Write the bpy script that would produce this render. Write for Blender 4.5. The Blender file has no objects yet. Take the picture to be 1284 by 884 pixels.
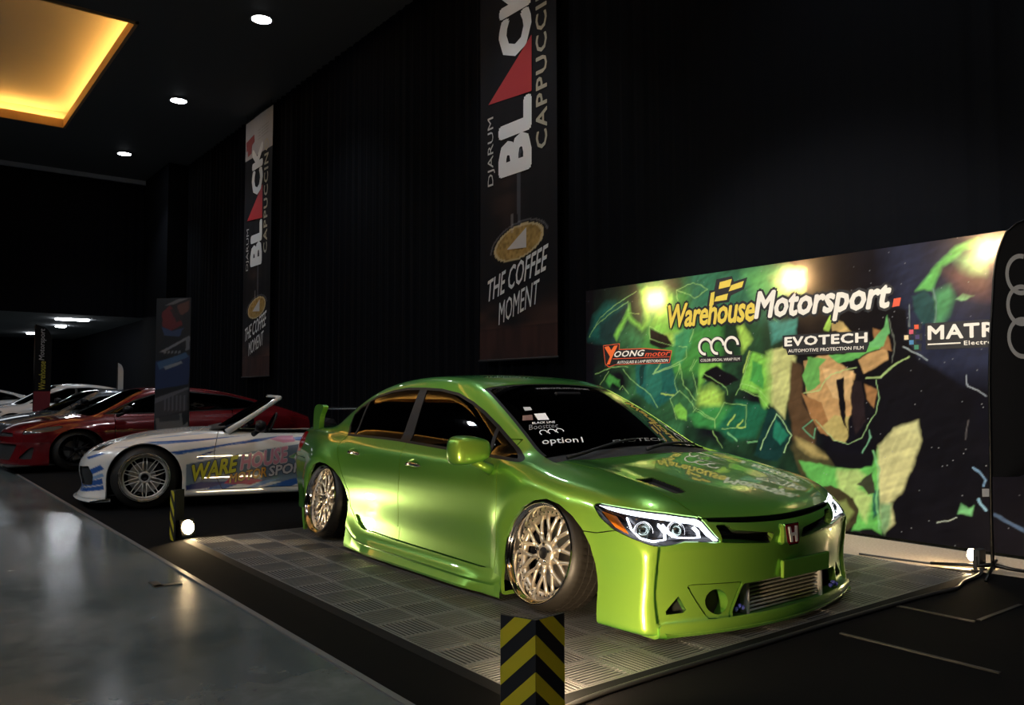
import bpy, bmesh, math, random
import numpy as np
from mathutils import Vector, Matrix
sc = bpy.context.scene
# ------------------------------------------------------------------ camera
cam = bpy.data.cameras.new('camera'); cam_o = bpy.data.objects.new('camera', cam); sc.collection.objects.link(cam_o); sc.camera = cam_o
cam.sensor_width = 36; cam.sensor_fit = 'HORIZONTAL'; cam.lens = 36*1032/1284; cam.clip_start = .02; cam.clip_end = 200
cam_o.location = (2.91*1.12, -2.46*1.12-.80, 1.12)
_a, _p = math.radians(37.5), math.radians(2.85)
cam_o.rotation_euler = Vector((-math.cos(_a)*math.cos(_p), math.sin(_a)*math.cos(_p), math.sin(_p))).to_track_quat('-Z', 'Y').to_euler()
vs = sc.view_settings; vs.view_transform = 'Standard'; vs.look = 'None'; vs.gamma = 1; vs.use_curve_mapping = False; vs.exposure = .18
# ------------------------------------------------------------------ world, house lights and added backdrop fill
w_ = bpy.data.worlds.new('world'); sc.world = w_; w_.use_nodes = True
w_.node_tree.nodes['Background'].inputs[0].default_value = (.55, .65, .85, 1); w_.node_tree.nodes['Background'].inputs[1].default_value = .012
CEIL = 7.85
DOWNLIGHTS = [(x, y) for x in (-21.5, -16.2, -11.0, -5.7, -.4, 4.9) for y in (1.7,)]+[(x, -8.8) for x in (-16.2, -11.0, -5.7, -.4, 4.9)]
DOWN_POWER = 380.; AISLE_POWER = 1000.; FILL_POWER = 2500.
def lamp_light(kind, name, loc, energy, color, target=None, **kw):
    l = bpy.data.lights.new(name, kind); l.energy = energy; l.color = color
    for k, v in kw.items(): setattr(l, k, v)
    o = bpy.data.objects.new(name, l); sc.collection.objects.link(o); o.location = loc
    if target is not None: o.rotation_euler = (Vector(target)-Vector(loc)).to_track_quat('-Z', 'Y').to_euler()
    return o
for x, y in DOWNLIGHTS:
    aisle = y < 0
    if aisle and x > -11: lamp_light('SPOT', 'backdrop_fill', (x, y, CEIL-.12), FILL_POWER, (1., .93, .84), (-1.1, 2.7, 1.25), spot_size=math.radians(23), spot_blend=.6, shadow_soft_size=.12)  # added beams without fittings, there only to brighten the printed backdrop
    lamp_light('SPOT', 'downlight_beam', (x, y, CEIL-.03), AISLE_POWER if aisle else DOWN_POWER, (.86, .93, 1.), (x, y, 0), spot_size=math.radians(160 if aisle else 100), spot_blend=.8, shadow_soft_size=.09)
# ------------------------------------------------------------------ numeric helpers
def spl(xs, ys):
    """natural cubic spline through the given points (linear outside)"""
    x = np.array(xs, float); y = np.array(ys, float)
    if x[0] > x[-1]: x = x[::-1]; y = y[::-1]
    n = len(x); h = np.diff(x); A = np.zeros((n, n)); r = np.zeros(n)
    A[0, 0] = A[-1, -1] = 1
    for i in range(1, n-1):
        A[i, i-1] = h[i-1]; A[i, i] = 2*(h[i-1]+h[i]); A[i, i+1] = h[i]
        r[i] = 6*((y[i+1]-y[i])/h[i]-(y[i]-y[i-1])/h[i-1])
    m = np.linalg.solve(A, r)
    d0 = (y[1]-y[0])/h[0]-h[0]*(2*m[0]+m[1])/6
    d1 = (y[-1]-y[-2])/h[-1]+h[-1]*(m[-2]+2*m[-1])/6
    def f(q):
        q = np.asarray(q, float); qc = np.clip(q, x[0], x[-1])
        i = np.clip(np.searchsorted(x, qc)-1, 0, n-2)
        t0 = x[i+1]-qc; t1 = qc-x[i]; hi = h[i]
        v = (m[i]*t0**3+m[i+1]*t1**3)/(6*hi)+(y[i]/hi-m[i]*hi/6)*t0+(y[i+1]/hi-m[i+1]*hi/6)*t1
        return v+np.where(q < x[0], d0*(q-x[0]), 0)+np.where(q > x[-1], d1*(q-x[-1]), 0)
    return f
def lin(xs, ys):
    x = np.array(xs, float); y = np.array(ys, float)
    if x[0] > x[-1]: x = x[::-1]; y = y[::-1]
    return lambda q: np.interp(q, x, y)
def smax(a, b, k):
    h = np.maximum(k-np.abs(a-b), 0)/k
    return np.maximum(a, b)+h*h*k*.25
def smin(a, b, k): return -smax(-a, -b, k)
def sstep(a, b, x):
    t = np.clip((x-a)/(b-a), 0, 1); return t*t*(3-2*t)
def sdpoly(poly, u, v):
    """signed distance to a closed polygon, positive inside"""
    P = np.asarray(poly, float); d = np.full(u.shape, 1e9); ins = np.zeros(u.shape, bool)
    for i in range(len(P)):
        a = P[i]; b = P[(i+1) % len(P)]; e = b-a; wx = u-a[0]; wy = v-a[1]
        t = np.clip((wx*e[0]+wy*e[1])/max(e@e, 1e-12), 0, 1)
        d = np.minimum(d, (wx-t*e[0])**2+(wy-t*e[1])**2)
        c = ((a[1] <= v) != (b[1] <= v))
        with np.errstate(divide='ignore', invalid='ignore'):
            xi = a[0]+(v-a[1])*e[0]/(e[1] if abs(e[1]) > 1e-12 else 1e-12)
        ins ^= c & (u < xi)
    return np.where(ins, 1, -1)*np.sqrt(d)
def rpoly(pts, n=6):
    """closed Catmull-Rom rounding of a control polygon"""
    P = np.asarray(pts, float); out = []
    for i in range(len(P)):
        p0, p1, p2, p3 = P[i-1], P[i], P[(i+1) % len(P)], P[(i+2) % len(P)]
        for t in np.arange(n)/n:
            out.append(.5*((2*p1)+(-p0+p2)*t+(2*p0-5*p1+4*p2-p3)*t*t+(-p0+3*p1-3*p2+p3)*t**3))
    return np.array(out)
def iso_mesh(f, lo, hi, step):
    """naive surface nets of f=0, vertices then walked onto the surface; returns verts, quads"""
    n = [int(round((hi[i]-lo[i])/step))+1 for i in range(3)]
    ax = [lo[i]+step*np.arange(n[i]) for i in range(3)]
    X, Y, Z = np.meshgrid(*ax, indexing='ij')
    F = f(X, Y, Z); S = F < 0
    cs = np.zeros([k-1 for k in n], int)
    for i in (0, 1):
        for j in (0, 1):
            for k in (0, 1):
                cs += S[i:n[0]-1+i, j:n[1]-1+j, k:n[2]-1+k]
    act = (cs > 0) & (cs < 8); idx = -np.ones(act.shape, int); idx[act] = np.arange(act.sum())
    ci = np.argwhere(act); acc = np.zeros((len(ci), 3)); cnt = np.zeros(len(ci))
    cor = [(i, j, k) for i in (0, 1) for j in (0, 1) for k in (0, 1)]
    for a in cor:
        for ax_ in range(3):
            if a[ax_] == 0:
                b = list(a); b[ax_] = 1
                fa = F[tuple((ci+a).T)]; fb = F[tuple((ci+b).T)]
                m = (fa < 0) != (fb < 0); t = np.where(m, fa/np.where(m, fa-fb, 1), 0)
                p = np.array(a)+t[:, None]*(np.array(b)-np.array(a))
                acc += np.where(m[:, None], p, 0); cnt += m
    V = np.array(lo)+step*(ci+acc/cnt[:, None])
    quads = []
    for a in range(3):
        b, c = (a+1) % 3, (a+2) % 3
        sl0 = [slice(None)]*3; sl1 = [slice(None)]*3
        sl0[a] = slice(0, n[a]-1); sl1[a] = slice(1, n[a])
        d = S[tuple(sl0)].astype(int)-S[tuple(sl1)].astype(int)
        e = np.argwhere(d != 0); sg = d[tuple(e.T)]
        ok = (e[:, b] > 0) & (e[:, c] > 0) & (e[:, b] < n[b]-1) & (e[:, c] < n[c]-1)
        e, sg = e[ok], sg[ok]
        def cell(db, dc):
            q = e.copy(); q[:, b] += db; q[:, c] += dc; return idx[tuple(q.T)]
        q = np.stack([cell(-1, -1), cell(0, -1), cell(0, 0), cell(-1, 0)], 1)
        q[sg < 0] = q[sg < 0][:, ::-1]; quads.append(q)
    return V, np.concatenate(quads)
def grad(f, V, h=1e-3):
    g = np.empty_like(V)
    for i in range(3):
        d = np.zeros(3); d[i] = h
        A = V+d; B = V-d
        g[:, i] = (f(A[:, 0], A[:, 1], A[:, 2])-f(B[:, 0], B[:, 1], B[:, 2]))/(2*h)
    return g
def unit(a): return a/np.maximum(np.linalg.norm(a, axis=-1, keepdims=True), 1e-9)
def walk(f, V, n=4):
    for _ in range(n):
        g = grad(f, V); v = f(V[:, 0], V[:, 1], V[:, 2])
        s = np.clip(v/np.maximum((g*g).sum(1), .05), -.02, .02)
        V = V-s[:, None]*g
    return V
def clip_tris(V, T, s, eps=1e-7):
    """part of a triangle mesh where s>=0, cut exactly along s=0"""
    s = np.where(np.abs(s) < eps, eps, s); ins = s > 0
    c = ins[T].sum(1); full = T[c == 3]; cut = T[(c > 0) & (c < 3)]; ct = c[(c > 0) & (c < 3)]
    if len(cut) == 0: return compact(V, full)
    one = (ct == 1); key = np.where(one[:, None], ins[cut], ~ins[cut]); r = key.argmax(1)
    cut = np.stack([cut[np.arange(len(cut)), (r+k) % 3] for k in range(3)], 1)
    e = np.concatenate([cut[:, [0, 1]], cut[:, [0, 2]]]); es = np.sort(e, 1)
    ue, inv = np.unique(es, axis=0, return_inverse=True); inv = inv.ravel()
    t = s[ue[:, 0]]/(s[ue[:, 0]]-s[ue[:, 1]])
    NV = V[ue[:, 0]]+t[:, None]*(V[ue[:, 1]]-V[ue[:, 0]])
    i1 = len(V)+inv[:len(cut)]; i2 = len(V)+inv[len(cut):]
    a, b, d = cut.T
    o = one
    T1 = np.stack([a[o], i1[o], i2[o]], 1)
    T2 = np.concatenate([np.stack([i1[~o], b[~o], d[~o]], 1), np.stack([i1[~o], d[~o], i2[~o]], 1)])
    return compact(np.concatenate([V, NV]), np.concatenate([full, T1, T2]))
def compact(V, T):
    u, inv = np.unique(T, return_inverse=True)
    return V[u], inv.reshape(T.shape)
def tri(Q): return np.concatenate([Q[:, [0, 1, 2]], Q[:, [0, 2, 3]]])
def rim_skirt(V, T, N, depth, direction=None):
    """folds the open border of a panel inward so that it shows its thickness"""
    e = np.concatenate([T[:, [0, 1]], T[:, [1, 2]], T[:, [2, 0]]])
    es = np.sort(e, 1); k = es[:, 0]*len(V)+es[:, 1]
    _, first, cnt = np.unique(k, return_index=True, return_counts=True)
    b = e[first[cnt == 1]]
    u = np.unique(b); m = -np.ones(len(V), int); m[u] = np.arange(len(u))
    off = -N[u]*depth if direction is None else np.asarray(direction)*depth
    V0 = V[u]; V1 = V0+off
    A = len(V)+m[b[:, 0]]; B = len(V)+m[b[:, 1]]; n = len(u)
    Q = np.stack([B, A, A+n, B+n], 1)
    return np.concatenate([V, V0, V1]), np.concatenate([T, tri(Q)])
def mirror(V, T, N=None):
    M = V*np.array([1, -1, 1]); T2 = T[:, ::-1]
    return M, T2
# ------------------------------------------------------------------ object helpers
COL = bpy.context.scene.collection
def link(name, me, mat=None, parent=None):
    o = bpy.data.objects.new(name, me); COL.objects.link(o)
    if mat is not None and me is not None:
        if len(me.materials) == 0: me.materials.append(mat)
    if parent is not None: o.parent = parent
    return o
def np_mesh(name, V, F, smooth=True, normals=None):
    me = bpy.data.meshes.new(name); V = np.asarray(V, np.float32)
    if isinstance(F, np.ndarray):
        n, k = F.shape
        me.vertices.add(len(V)); me.vertices.foreach_set('co', V.ravel())
        me.loops.add(n*k); me.loops.foreach_set('vertex_index', F.ravel().astype(np.int32))
        me.polygons.add(n); me.polygons.foreach_set('loop_start', np.arange(0, n*k, k, dtype=np.int32))
        me.update(calc_edges=True); me.validate()
    else:
        me.from_pydata([tuple(map(float, v)) for v in V], [], F); me.update()
    if smooth: me.polygons.foreach_set('use_smooth', np.ones(len(me.polygons), bool))
    if normals is not None and len(me.vertices) == len(normals):
        me.normals_split_custom_set_from_vertices([tuple(map(float, q)) for q in normals])
    return me
def npo(name, V, F, mat, parent=None, smooth=True, normals=None):
    return link(name, np_mesh(name, V, F, smooth, normals), mat, parent)
class MB:
    """collects simple solids and links them as one mesh"""
    def __init__(s): s.v = []; s.f = []; s.sm = []
    def add(s, V, F, smooth=False):
        o = len(s.v); s.v += [tuple(map(float, p)) for p in V]
        s.f += [tuple(int(i)+o for i in q) for q in F]; s.sm += [smooth]*len(F); return s
    def box(s, c, d, R=None, bev=0):
        x, y, z = [k/2 for k in d]
        if bev > 0:
            V = []; b = bev
            for sx in (-1, 1):
                for sy in (-1, 1):
                    for sz in (-1, 1):
                        V += [(sx*(x-b), sy*(y-b), sz*z), (sx*(x-b), sy*y, sz*(z-b)), (sx*x, sy*(y-b), sz*(z-b))]
            bm = bmesh.new()
            for p in V: bm.verts.new(p)
            r = bmesh.ops.convex_hull(bm, input=bm.verts[:])
            bm.verts.ensure_lookup_table(); bm.verts.index_update()
            P = np.array([v.co[:] for v in bm.verts]); F = [[v.index for v in f.verts] for f in bm.faces]; bm.free()
        else:
            P = np.array([(i*x, j*y, k*z) for i in (-1, 1) for j in (-1, 1) for k in (-1, 1)])
            F = [(0, 1, 3, 2), (4, 6, 7, 5), (0, 4, 5, 1), (2, 3, 7, 6), (0, 2, 6, 4), (1, 5, 7, 3)]
        if R is not None: P = P@np.asarray(R).T
        return s.add(P+np.asarray(c), F)
    def prism(s, poly, z0, z1, M=None, smooth=False):
        """polygon in the xy plane pulled from z0 to z1; M maps (x,y,z) to the world"""
        P = np.asarray(poly, float); n = len(P)
        if sum(P[i-1][0]*P[i][1]-P[i][0]*P[i-1][1] for i in range(n)) < 0: P = P[::-1]
        V = [(a, b, z0) for a, b in P]+[(a, b, z1) for a, b in P]
        F = [tuple(range(n-1, -1, -1)), tuple(range(n, 2*n))]+[(i, (i+1) % n, n+(i+1) % n, n+i) for i in range(n)]
        if M is not None: V = [M(np.array(p)) for p in V]
        return s.add(V, F, smooth)
    def lathe(s, prof, n=32, M=None, smooth=True, arc=None):
        """profile of (radius, height) spun about z"""
        m = len(prof); full = arc is None; cnt = n if full else n+1
        V = []
        for i in range(cnt):
            a = (2*math.pi if full else arc)*i/n
            V += [(r*math.cos(a), r*math.sin(a), h) for r, h in prof]
        F = []
        for i in range(n):
            j = (i+1) % cnt
            F += [(i*m+k, j*m+k, j*m+k+1, i*m+k+1) for k in range(m-1)]
        if M is not None: V = [M(np.array(p)) for p in V]
        return s.add(V, F, smooth)
    def tube(s, pts, r, n=8, cap=True, smooth=True):
        P = np.asarray(pts, float); m = len(P); rr = np.broadcast_to(np.asarray(r, float), (m,))
        T = np.gradient(P, axis=0) if m > 2 else np.repeat((P[1:]-P[:1]), m, 0)
        T = unit(T); up = np.array([0, 0, 1.]) if abs(T[0][2]) < .9 else np.array([1., 0, 0])
        V = []; A = unit(np.cross(T[0], up))
        for i in range(m):
            A = unit(A-T[i]*(A@T[i])); B = np.cross(T[i], A)
            V += [P[i]+rr[i]*(math.cos(q)*A+math.sin(q)*B) for q in 2*np.pi*np.arange(n)/n]
        F = [(i*n+k, i*n+(k+1) % n, (i+1)*n+(k+1) % n, (i+1)*n+k) for i in range(m-1) for k in range(n)]
        if cap: F += [tuple(range(n-1, -1, -1)), tuple((m-1)*n+k for k in range(n))]
        return s.add(V, F, smooth)
    def mesh(s, name):
        me = bpy.data.meshes.new(name); me.from_pydata(s.v, [], s.f); me.update()
        me.polygons.foreach_set('use_smooth', np.array(s.sm, bool)); return me
    def build(s, name, mat, parent=None): return link(name, s.mesh(name), mat, parent)
def Rz(a): c, s = math.cos(a), math.sin(a); return np.array([[c, -s, 0], [s, c, 0], [0, 0, 1.]])
def Rx(a): c, s = math.cos(a), math.sin(a); return np.array([[1, 0, 0], [0, c, -s], [0, s, c.real]])
def Ry(a): c, s = math.cos(a), math.sin(a); return np.array([[c, 0, s], [0, 1, 0], [-s, 0, c]])
def tag(o, label=None, cat=None, group=None, kind=None):
    for k, v in (('label', label), ('category', cat), ('group', group), ('kind', kind)):
        if v: o[k] = v
    return o
def thing(name, label, cat, loc=(0, 0, 0), rot=(0, 0, 0), group=None):
    o = bpy.data.objects.new(name, None); COL.objects.link(o); o.location = loc; o.rotation_euler = rot
    o.empty_display_size = .2
    return tag(o, label, cat, group)
def copy_tree(o, parent=None):
    c = o.copy(); COL.objects.link(c)
    if parent is not None: c.parent = parent
    for ch in list(o.children): copy_tree(ch, c)
    return c
# ------------------------------------------------------------------ materials
def mat(name, base=(.5, .5, .5), rough=.5, metal=0., **kw):
    m = bpy.data.materials.new(name); m.use_nodes = True
    b = m.node_tree.nodes['Principled BSDF']
    b.inputs['Base Color'].default_value = (*base, 1); b.inputs['Roughness'].default_value = rough; b.inputs['Metallic'].default_value = metal
    for k, v in kw.items():
        k = k.replace('_', ' ')
        b.inputs[k].default_value = (*v, 1) if isinstance(v, tuple) and len(v) == 3 else v
    return m
def nd(m, typ, **kw):
    n = m.node_tree.nodes.new(typ)
    for k, v in kw.items():
        if k in n.inputs: n.inputs[k].default_value = v
        else: setattr(n, k, v)
    return n
def wire(m, a, b): m.node_tree.links.new(a, b)
def bsdf(m): return m.node_tree.nodes['Principled BSDF']
def ramp(m, fac, stops, interp='LINEAR'):
    r = nd(m, 'ShaderNodeValToRGB'); r.color_ramp.interpolation = interp
    e = r.color_ramp.elements
    while len(e) < len(stops): e.new(.5)
    for q, (p, c) in zip(e, stops): q.position = p; q.color = (*c, 1) if len(c) == 3 else c
    wire(m, fac, r.inputs['Fac']); return r.outputs['Color']
def noise(m, scale, detail=4, rough=.55, vec=None, dist=0):
    n = nd(m, 'ShaderNodeTexNoise'); n.inputs['Scale'].default_value = scale; n.inputs['Detail'].default_value = detail
    n.inputs['Roughness'].default_value = rough; n.inputs['Distortion'].default_value = dist
    if vec is None:
        t = nd(m, 'ShaderNodeTexCoord'); vec = t.outputs['Object']
    wire(m, vec, n.inputs['Vector']); return n.outputs['Fac']
def bump(m, h, strength=.2, dist=.01):
    b = nd(m, 'ShaderNodeBump'); b.inputs['Strength'].default_value = strength; b.inputs['Distance'].default_value = dist
    wire(m, h, b.inputs['Height']); wire(m, b.outputs['Normal'], bsdf(m).inputs['Normal'])
def colattr_mat(name, rough=.5, attr='Col', **kw):
    """print on a fine grid of vertices: colour comes from the mesh's own colour attribute"""
    m = mat(name, rough=rough, **kw); a = nd(m, 'ShaderNodeAttribute'); a.attribute_name = attr
    wire(m, a.outputs['Color'], bsdf(m).inputs['Base Color']); return m
# ------------------------------------------------------------------ setting
XW = -24.4; YW = 3.5
def st(o): o['kind'] = 'structure'; return o
conc = mat('polished_concrete', (.20, .225, .235), .22, Specular_IOR_Level=.6)
def _conc():
    m = conc; n1 = noise(m, .9, 6, .6); n2 = noise(m, 9, 5, .6, dist=.6); b = bsdf(m)
    mx = nd(m, 'ShaderNodeMath', operation='MULTIPLY_ADD'); wire(m, n2, mx.inputs[0]); mx.inputs[1].default_value = .35; wire(m, n1, mx.inputs[2])
    wire(m, ramp(m, mx.outputs[0], [(.50, (.052, .065, .065)), (.72, (.082, .097, .096)), (.92, (.125, .142, .140))]), b.inputs['Base Color'])
    wire(m, ramp(m, mx.outputs[0], [(.45, (.13,)*3), (1.05, (.30,)*3)]), b.inputs['Roughness'])
    bump(m, n2, .07, .004)
_conc()
MB().box((-11, -5.3, -.12), (58, 17.8, .20)).build('floor', conc); st(bpy.data.objects['floor'])
carpet_m = mat('black_carpet', (.0032, .0031, .0034), .9, Specular_IOR_Level=.06)
bump(carpet_m, noise(carpet_m, 380, 2), .5, .003)
cp = [(-24.3, -1.97), (5.5, -1.97), (5.5, 2.12), (1.15, 2.065), (.80, 2.03), (.55, 1.93), (0, 1.845), (-24.3, 1.845)]
tag(MB().prism(cp, -.02, -.014).build('carpet', carpet_m), 'long black carpet runner laid under the cars along the grey concrete floor', 'carpet')
beige = mat('beige_floor_cloth', (.40, .33, .25), .85, Specular_IOR_Level=.1)
_b = noise(beige, 60, 4); wire(beige, ramp(beige, _b, [(.3, (.33, .27, .20)), (.7, (.45, .375, .285))]), bsdf(beige).inputs['Base Color'])
tag(MB().prism([(-3.6, 1.852), (0, 1.852), (.55, 1.938), (.80, 2.038), (1.15, 2.073), (3, 2.10), (3, 2.69), (-3.6, 2.69)], -.02, -.0165).build('floor_cloth', beige), 'pale beige floor strip between the mat and the foot of the printed backdrop', 'floor covering')
tag(MB().box((-9.4, -1.985, -.017), (29.8, .03, .006)).build('edge_tape', mat('dull_edge_tape', (.10, .10, .10), .4)), 'thin grey tape along the aisle edge of the black carpet', 'tape')
t = MB(); t.box((-1.93, -2.16, -.018), (.05, .16, .004)); t.box((-1.99, -2.21, -.018), (.16, .05, .004))
tag(t.build('floor_patch', mat('black_tape', (.006, .006, .006), .5)), 'small black patch of tape on the concrete beside the carpet edge', 'tape')
# curtain wall: pleated cloth
cloth = mat('black_drape', (.0019, .0024, .0042), .9, Specular_IOR_Level=.08)
def pleats(name, x0, x1, z0, z1, y, step=.035, axis='x', amp=.04, seed=1):
    rg = np.random.default_rng(seed); xs = np.arange(x0, x1+step/2, step); ph = np.cumsum(2*np.pi*step/(.24+.08*rg.random(len(xs))))
    am = amp*(.55+.45*np.sin(np.cumsum(rg.normal(0, .12, len(xs)))))
    zs = np.linspace(z0, z1, 5); V = []
    for i, z in enumerate(zs):
        o_ = am*np.sin(ph+.15*i)+.012*np.sin(2.3*ph+i)
        V.append(np.stack([xs, y+o_, np.full(len(xs), z)], 1) if axis == 'x' else np.stack([y+o_, xs, np.full(len(xs), z)], 1))
    n = len(xs); V = np.concatenate(V)
    F = np.array([(j*n+i, j*n+i+1, (j+1)*n+i+1, (j+1)*n+i) for j in range(4) for i in range(n-1)])
    return st(npo(name, V, F, cloth))
pleats('wall_back', XW, 9, -.02, CEIL, YW, seed=3)
MB().box((-7.7, YW+.25, 3.9), (33.6, .2, 8)).build('wall_outer', cloth); st(bpy.data.objects['wall_outer'])
st(MB().box((-22.9, YW-.30, 3.9), (2.6, .55, 7.86)).build('trim_1', cloth))
pleats('wall_left', -14, YW, 3.50, CEIL, XW, axis='y', seed=5)
for nm, c, d in (('wall_far', (-40, -5, 1.9), (.2, 18, 3.8)), ('wall_front', (-11, -14.2, 3.9), (58, .2, 8)), ('wall_right', (9.2, -5.3, 3.9), (.2, 18, 8)), ('wall_side', (-32.2, 3.7, 1.9), (15.6, .2, 3.8))):
    st(MB().box(c, d).build(nm, cloth))
ceil_m = mat('ceiling_paint', (.075, .078, .085), .7); bump(ceil_m, noise(ceil_m, 3, 4), .04, .01)
st(MB().box((-32.4, -5.3, 3.72), (15.4, 18, .12)).build('ceiling_low', mat('low_ceiling', (.16, .17, .18), .8)))
st(MB().box((XW+.09, -5.3, CEIL-.07), (.10, 17.5, .13)).build('trim_2', mat('cornice', (.32, .33, .36), .6)))
# ceiling with recessed coffers
COFFERS = [(-19.9, -12.45), (-9.6, -2.1), (.8, 8.2)]; CY0, CY1 = -7.3, -.03
def ceiling():
    mb = MB(); z0, z1 = CEIL, CEIL+.14
    def slab(xa, xb, ya, yb): mb.box(((xa+xb)/2, (ya+yb)/2, (z0+z1)/2), (xb-xa, yb-ya, z1-z0))
    slab(XW-.2, 9.3, CY1, YW+.4); slab(XW-.2, 9.3, -14.3, CY0)
    e = [XW-.2]+[v for c in COFFERS for v in c]+[9.3]
    for a, b in zip(e[::2], e[1::2]): slab(a, b, CY0, CY1)
    return st(mb.build('ceiling', ceil_m))
ceiling()
cof_m = mat('coffer_paint', (.45, .42, .38), .7); lip_m = mat('coffer_lip', (.40, .25, .13), .6)
glow = mat('cove_tube', (1, .6, .2), .5, Emission_Color=(1., .50, .10), Emission_Strength=40.)
for k, (xa, xb) in enumerate(COFFERS):
    c = thing('coffer', ['ceiling recess glowing orange, far left above the cars', 'ceiling recess glowing orange, middle one over the green saloon', 'ceiling recess glowing orange, nearest the camera end'][k], 'light', ((xa+xb)/2, (CY0+CY1)/2, CEIL))
    hx, hy = (xb-xa)/2, (CY1-CY0)/2; ex, ey = hx+.45, hy+.45
    sh = MB(); sh.box((0, 0, .52), (2*ex, 2*ey, .05))
    for s_ in (-1, 1): sh.box((s_*ex, 0, .32), (.05, 2*ey, .38)); sh.box((0, s_*ey, .32), (2*ex, .05, .38))
    sh.build('recess', cof_m, c)
    lp = MB()
    for s_ in (-1, 1): lp.box((s_*(hx-.03), 0, .07), (.06, 2*hy, .22)); lp.box((0, s_*(hy-.03), .07), (2*hx, .06, .22))
    lp.build('lip', lip_m, c)
    for s_ in (-1, 1):
        MB().box((s_*(hx+.22), 0, .20), (.05, 2*hy, .05)).build('cove_tube', glow, c)
        MB().box((0, s_*(hy+.22), .20), (2*hx, .05, .05)).build('cove_tube', glow, c)
disc_m = mat('downlight_disc', (1, 1, 1), .4, Emission_Color=(.92, .96, 1.), Emission_Strength=40.)
ring_m = mat('downlight_ring', (.5, .5, .5), .4)
dl0 = None
for k, (x, y) in enumerate(DOWNLIGHTS):
    if dl0 is None:
        d = thing('downlight', '', 'light', (x, y, CEIL)); dl0 = d
        MB().lathe([(.16, .0), (.21, -.012), (.20, .002)], 28).build('trim_ring', ring_m, d)
        MB().lathe([(.17, -.006), (.10, -.022), (.0001, -.028)], 28).build('disc', disc_m, d)
    else: d = copy_tree(dl0); d.location = (x, y, CEIL)
    d['group'] = 'round ceiling downlights'
    seen = {0: 'white round downlight, lowest and farthest of the three bright spots on the dark ceiling', 1: 'white round downlight, middle of the three bright spots on the dark ceiling', 2: 'white round downlight, highest and nearest of the three bright spots on the dark ceiling'}
    d['label'] = seen.get(k, 'round ceiling downlight outside the picture, %s of the row %s' % (['first', 'second', 'third', 'fourth', 'fifth', 'sixth'][k if k < 6 else k-6], 'above the parked cars' if k < 6 else 'above the open aisle'))
# lights of the farther hall under the low ceiling
far_m = mat('far_lamp', (1, 1, 1), .4, Emission_Color=(.9, .95, 1), Emission_Strength=30.)
def far_light(px_x, px_y, z, w, l, label):
    # a fitting fixed to a ceiling of height z along the sight line of the photo's spot
    o = MB().box((0, 0, 0), (w, l, .06), bev=.012).build('ceiling_lamp', far_m); o.location = (px_x, px_y, z); return tag(o, label, 'light')
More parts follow.
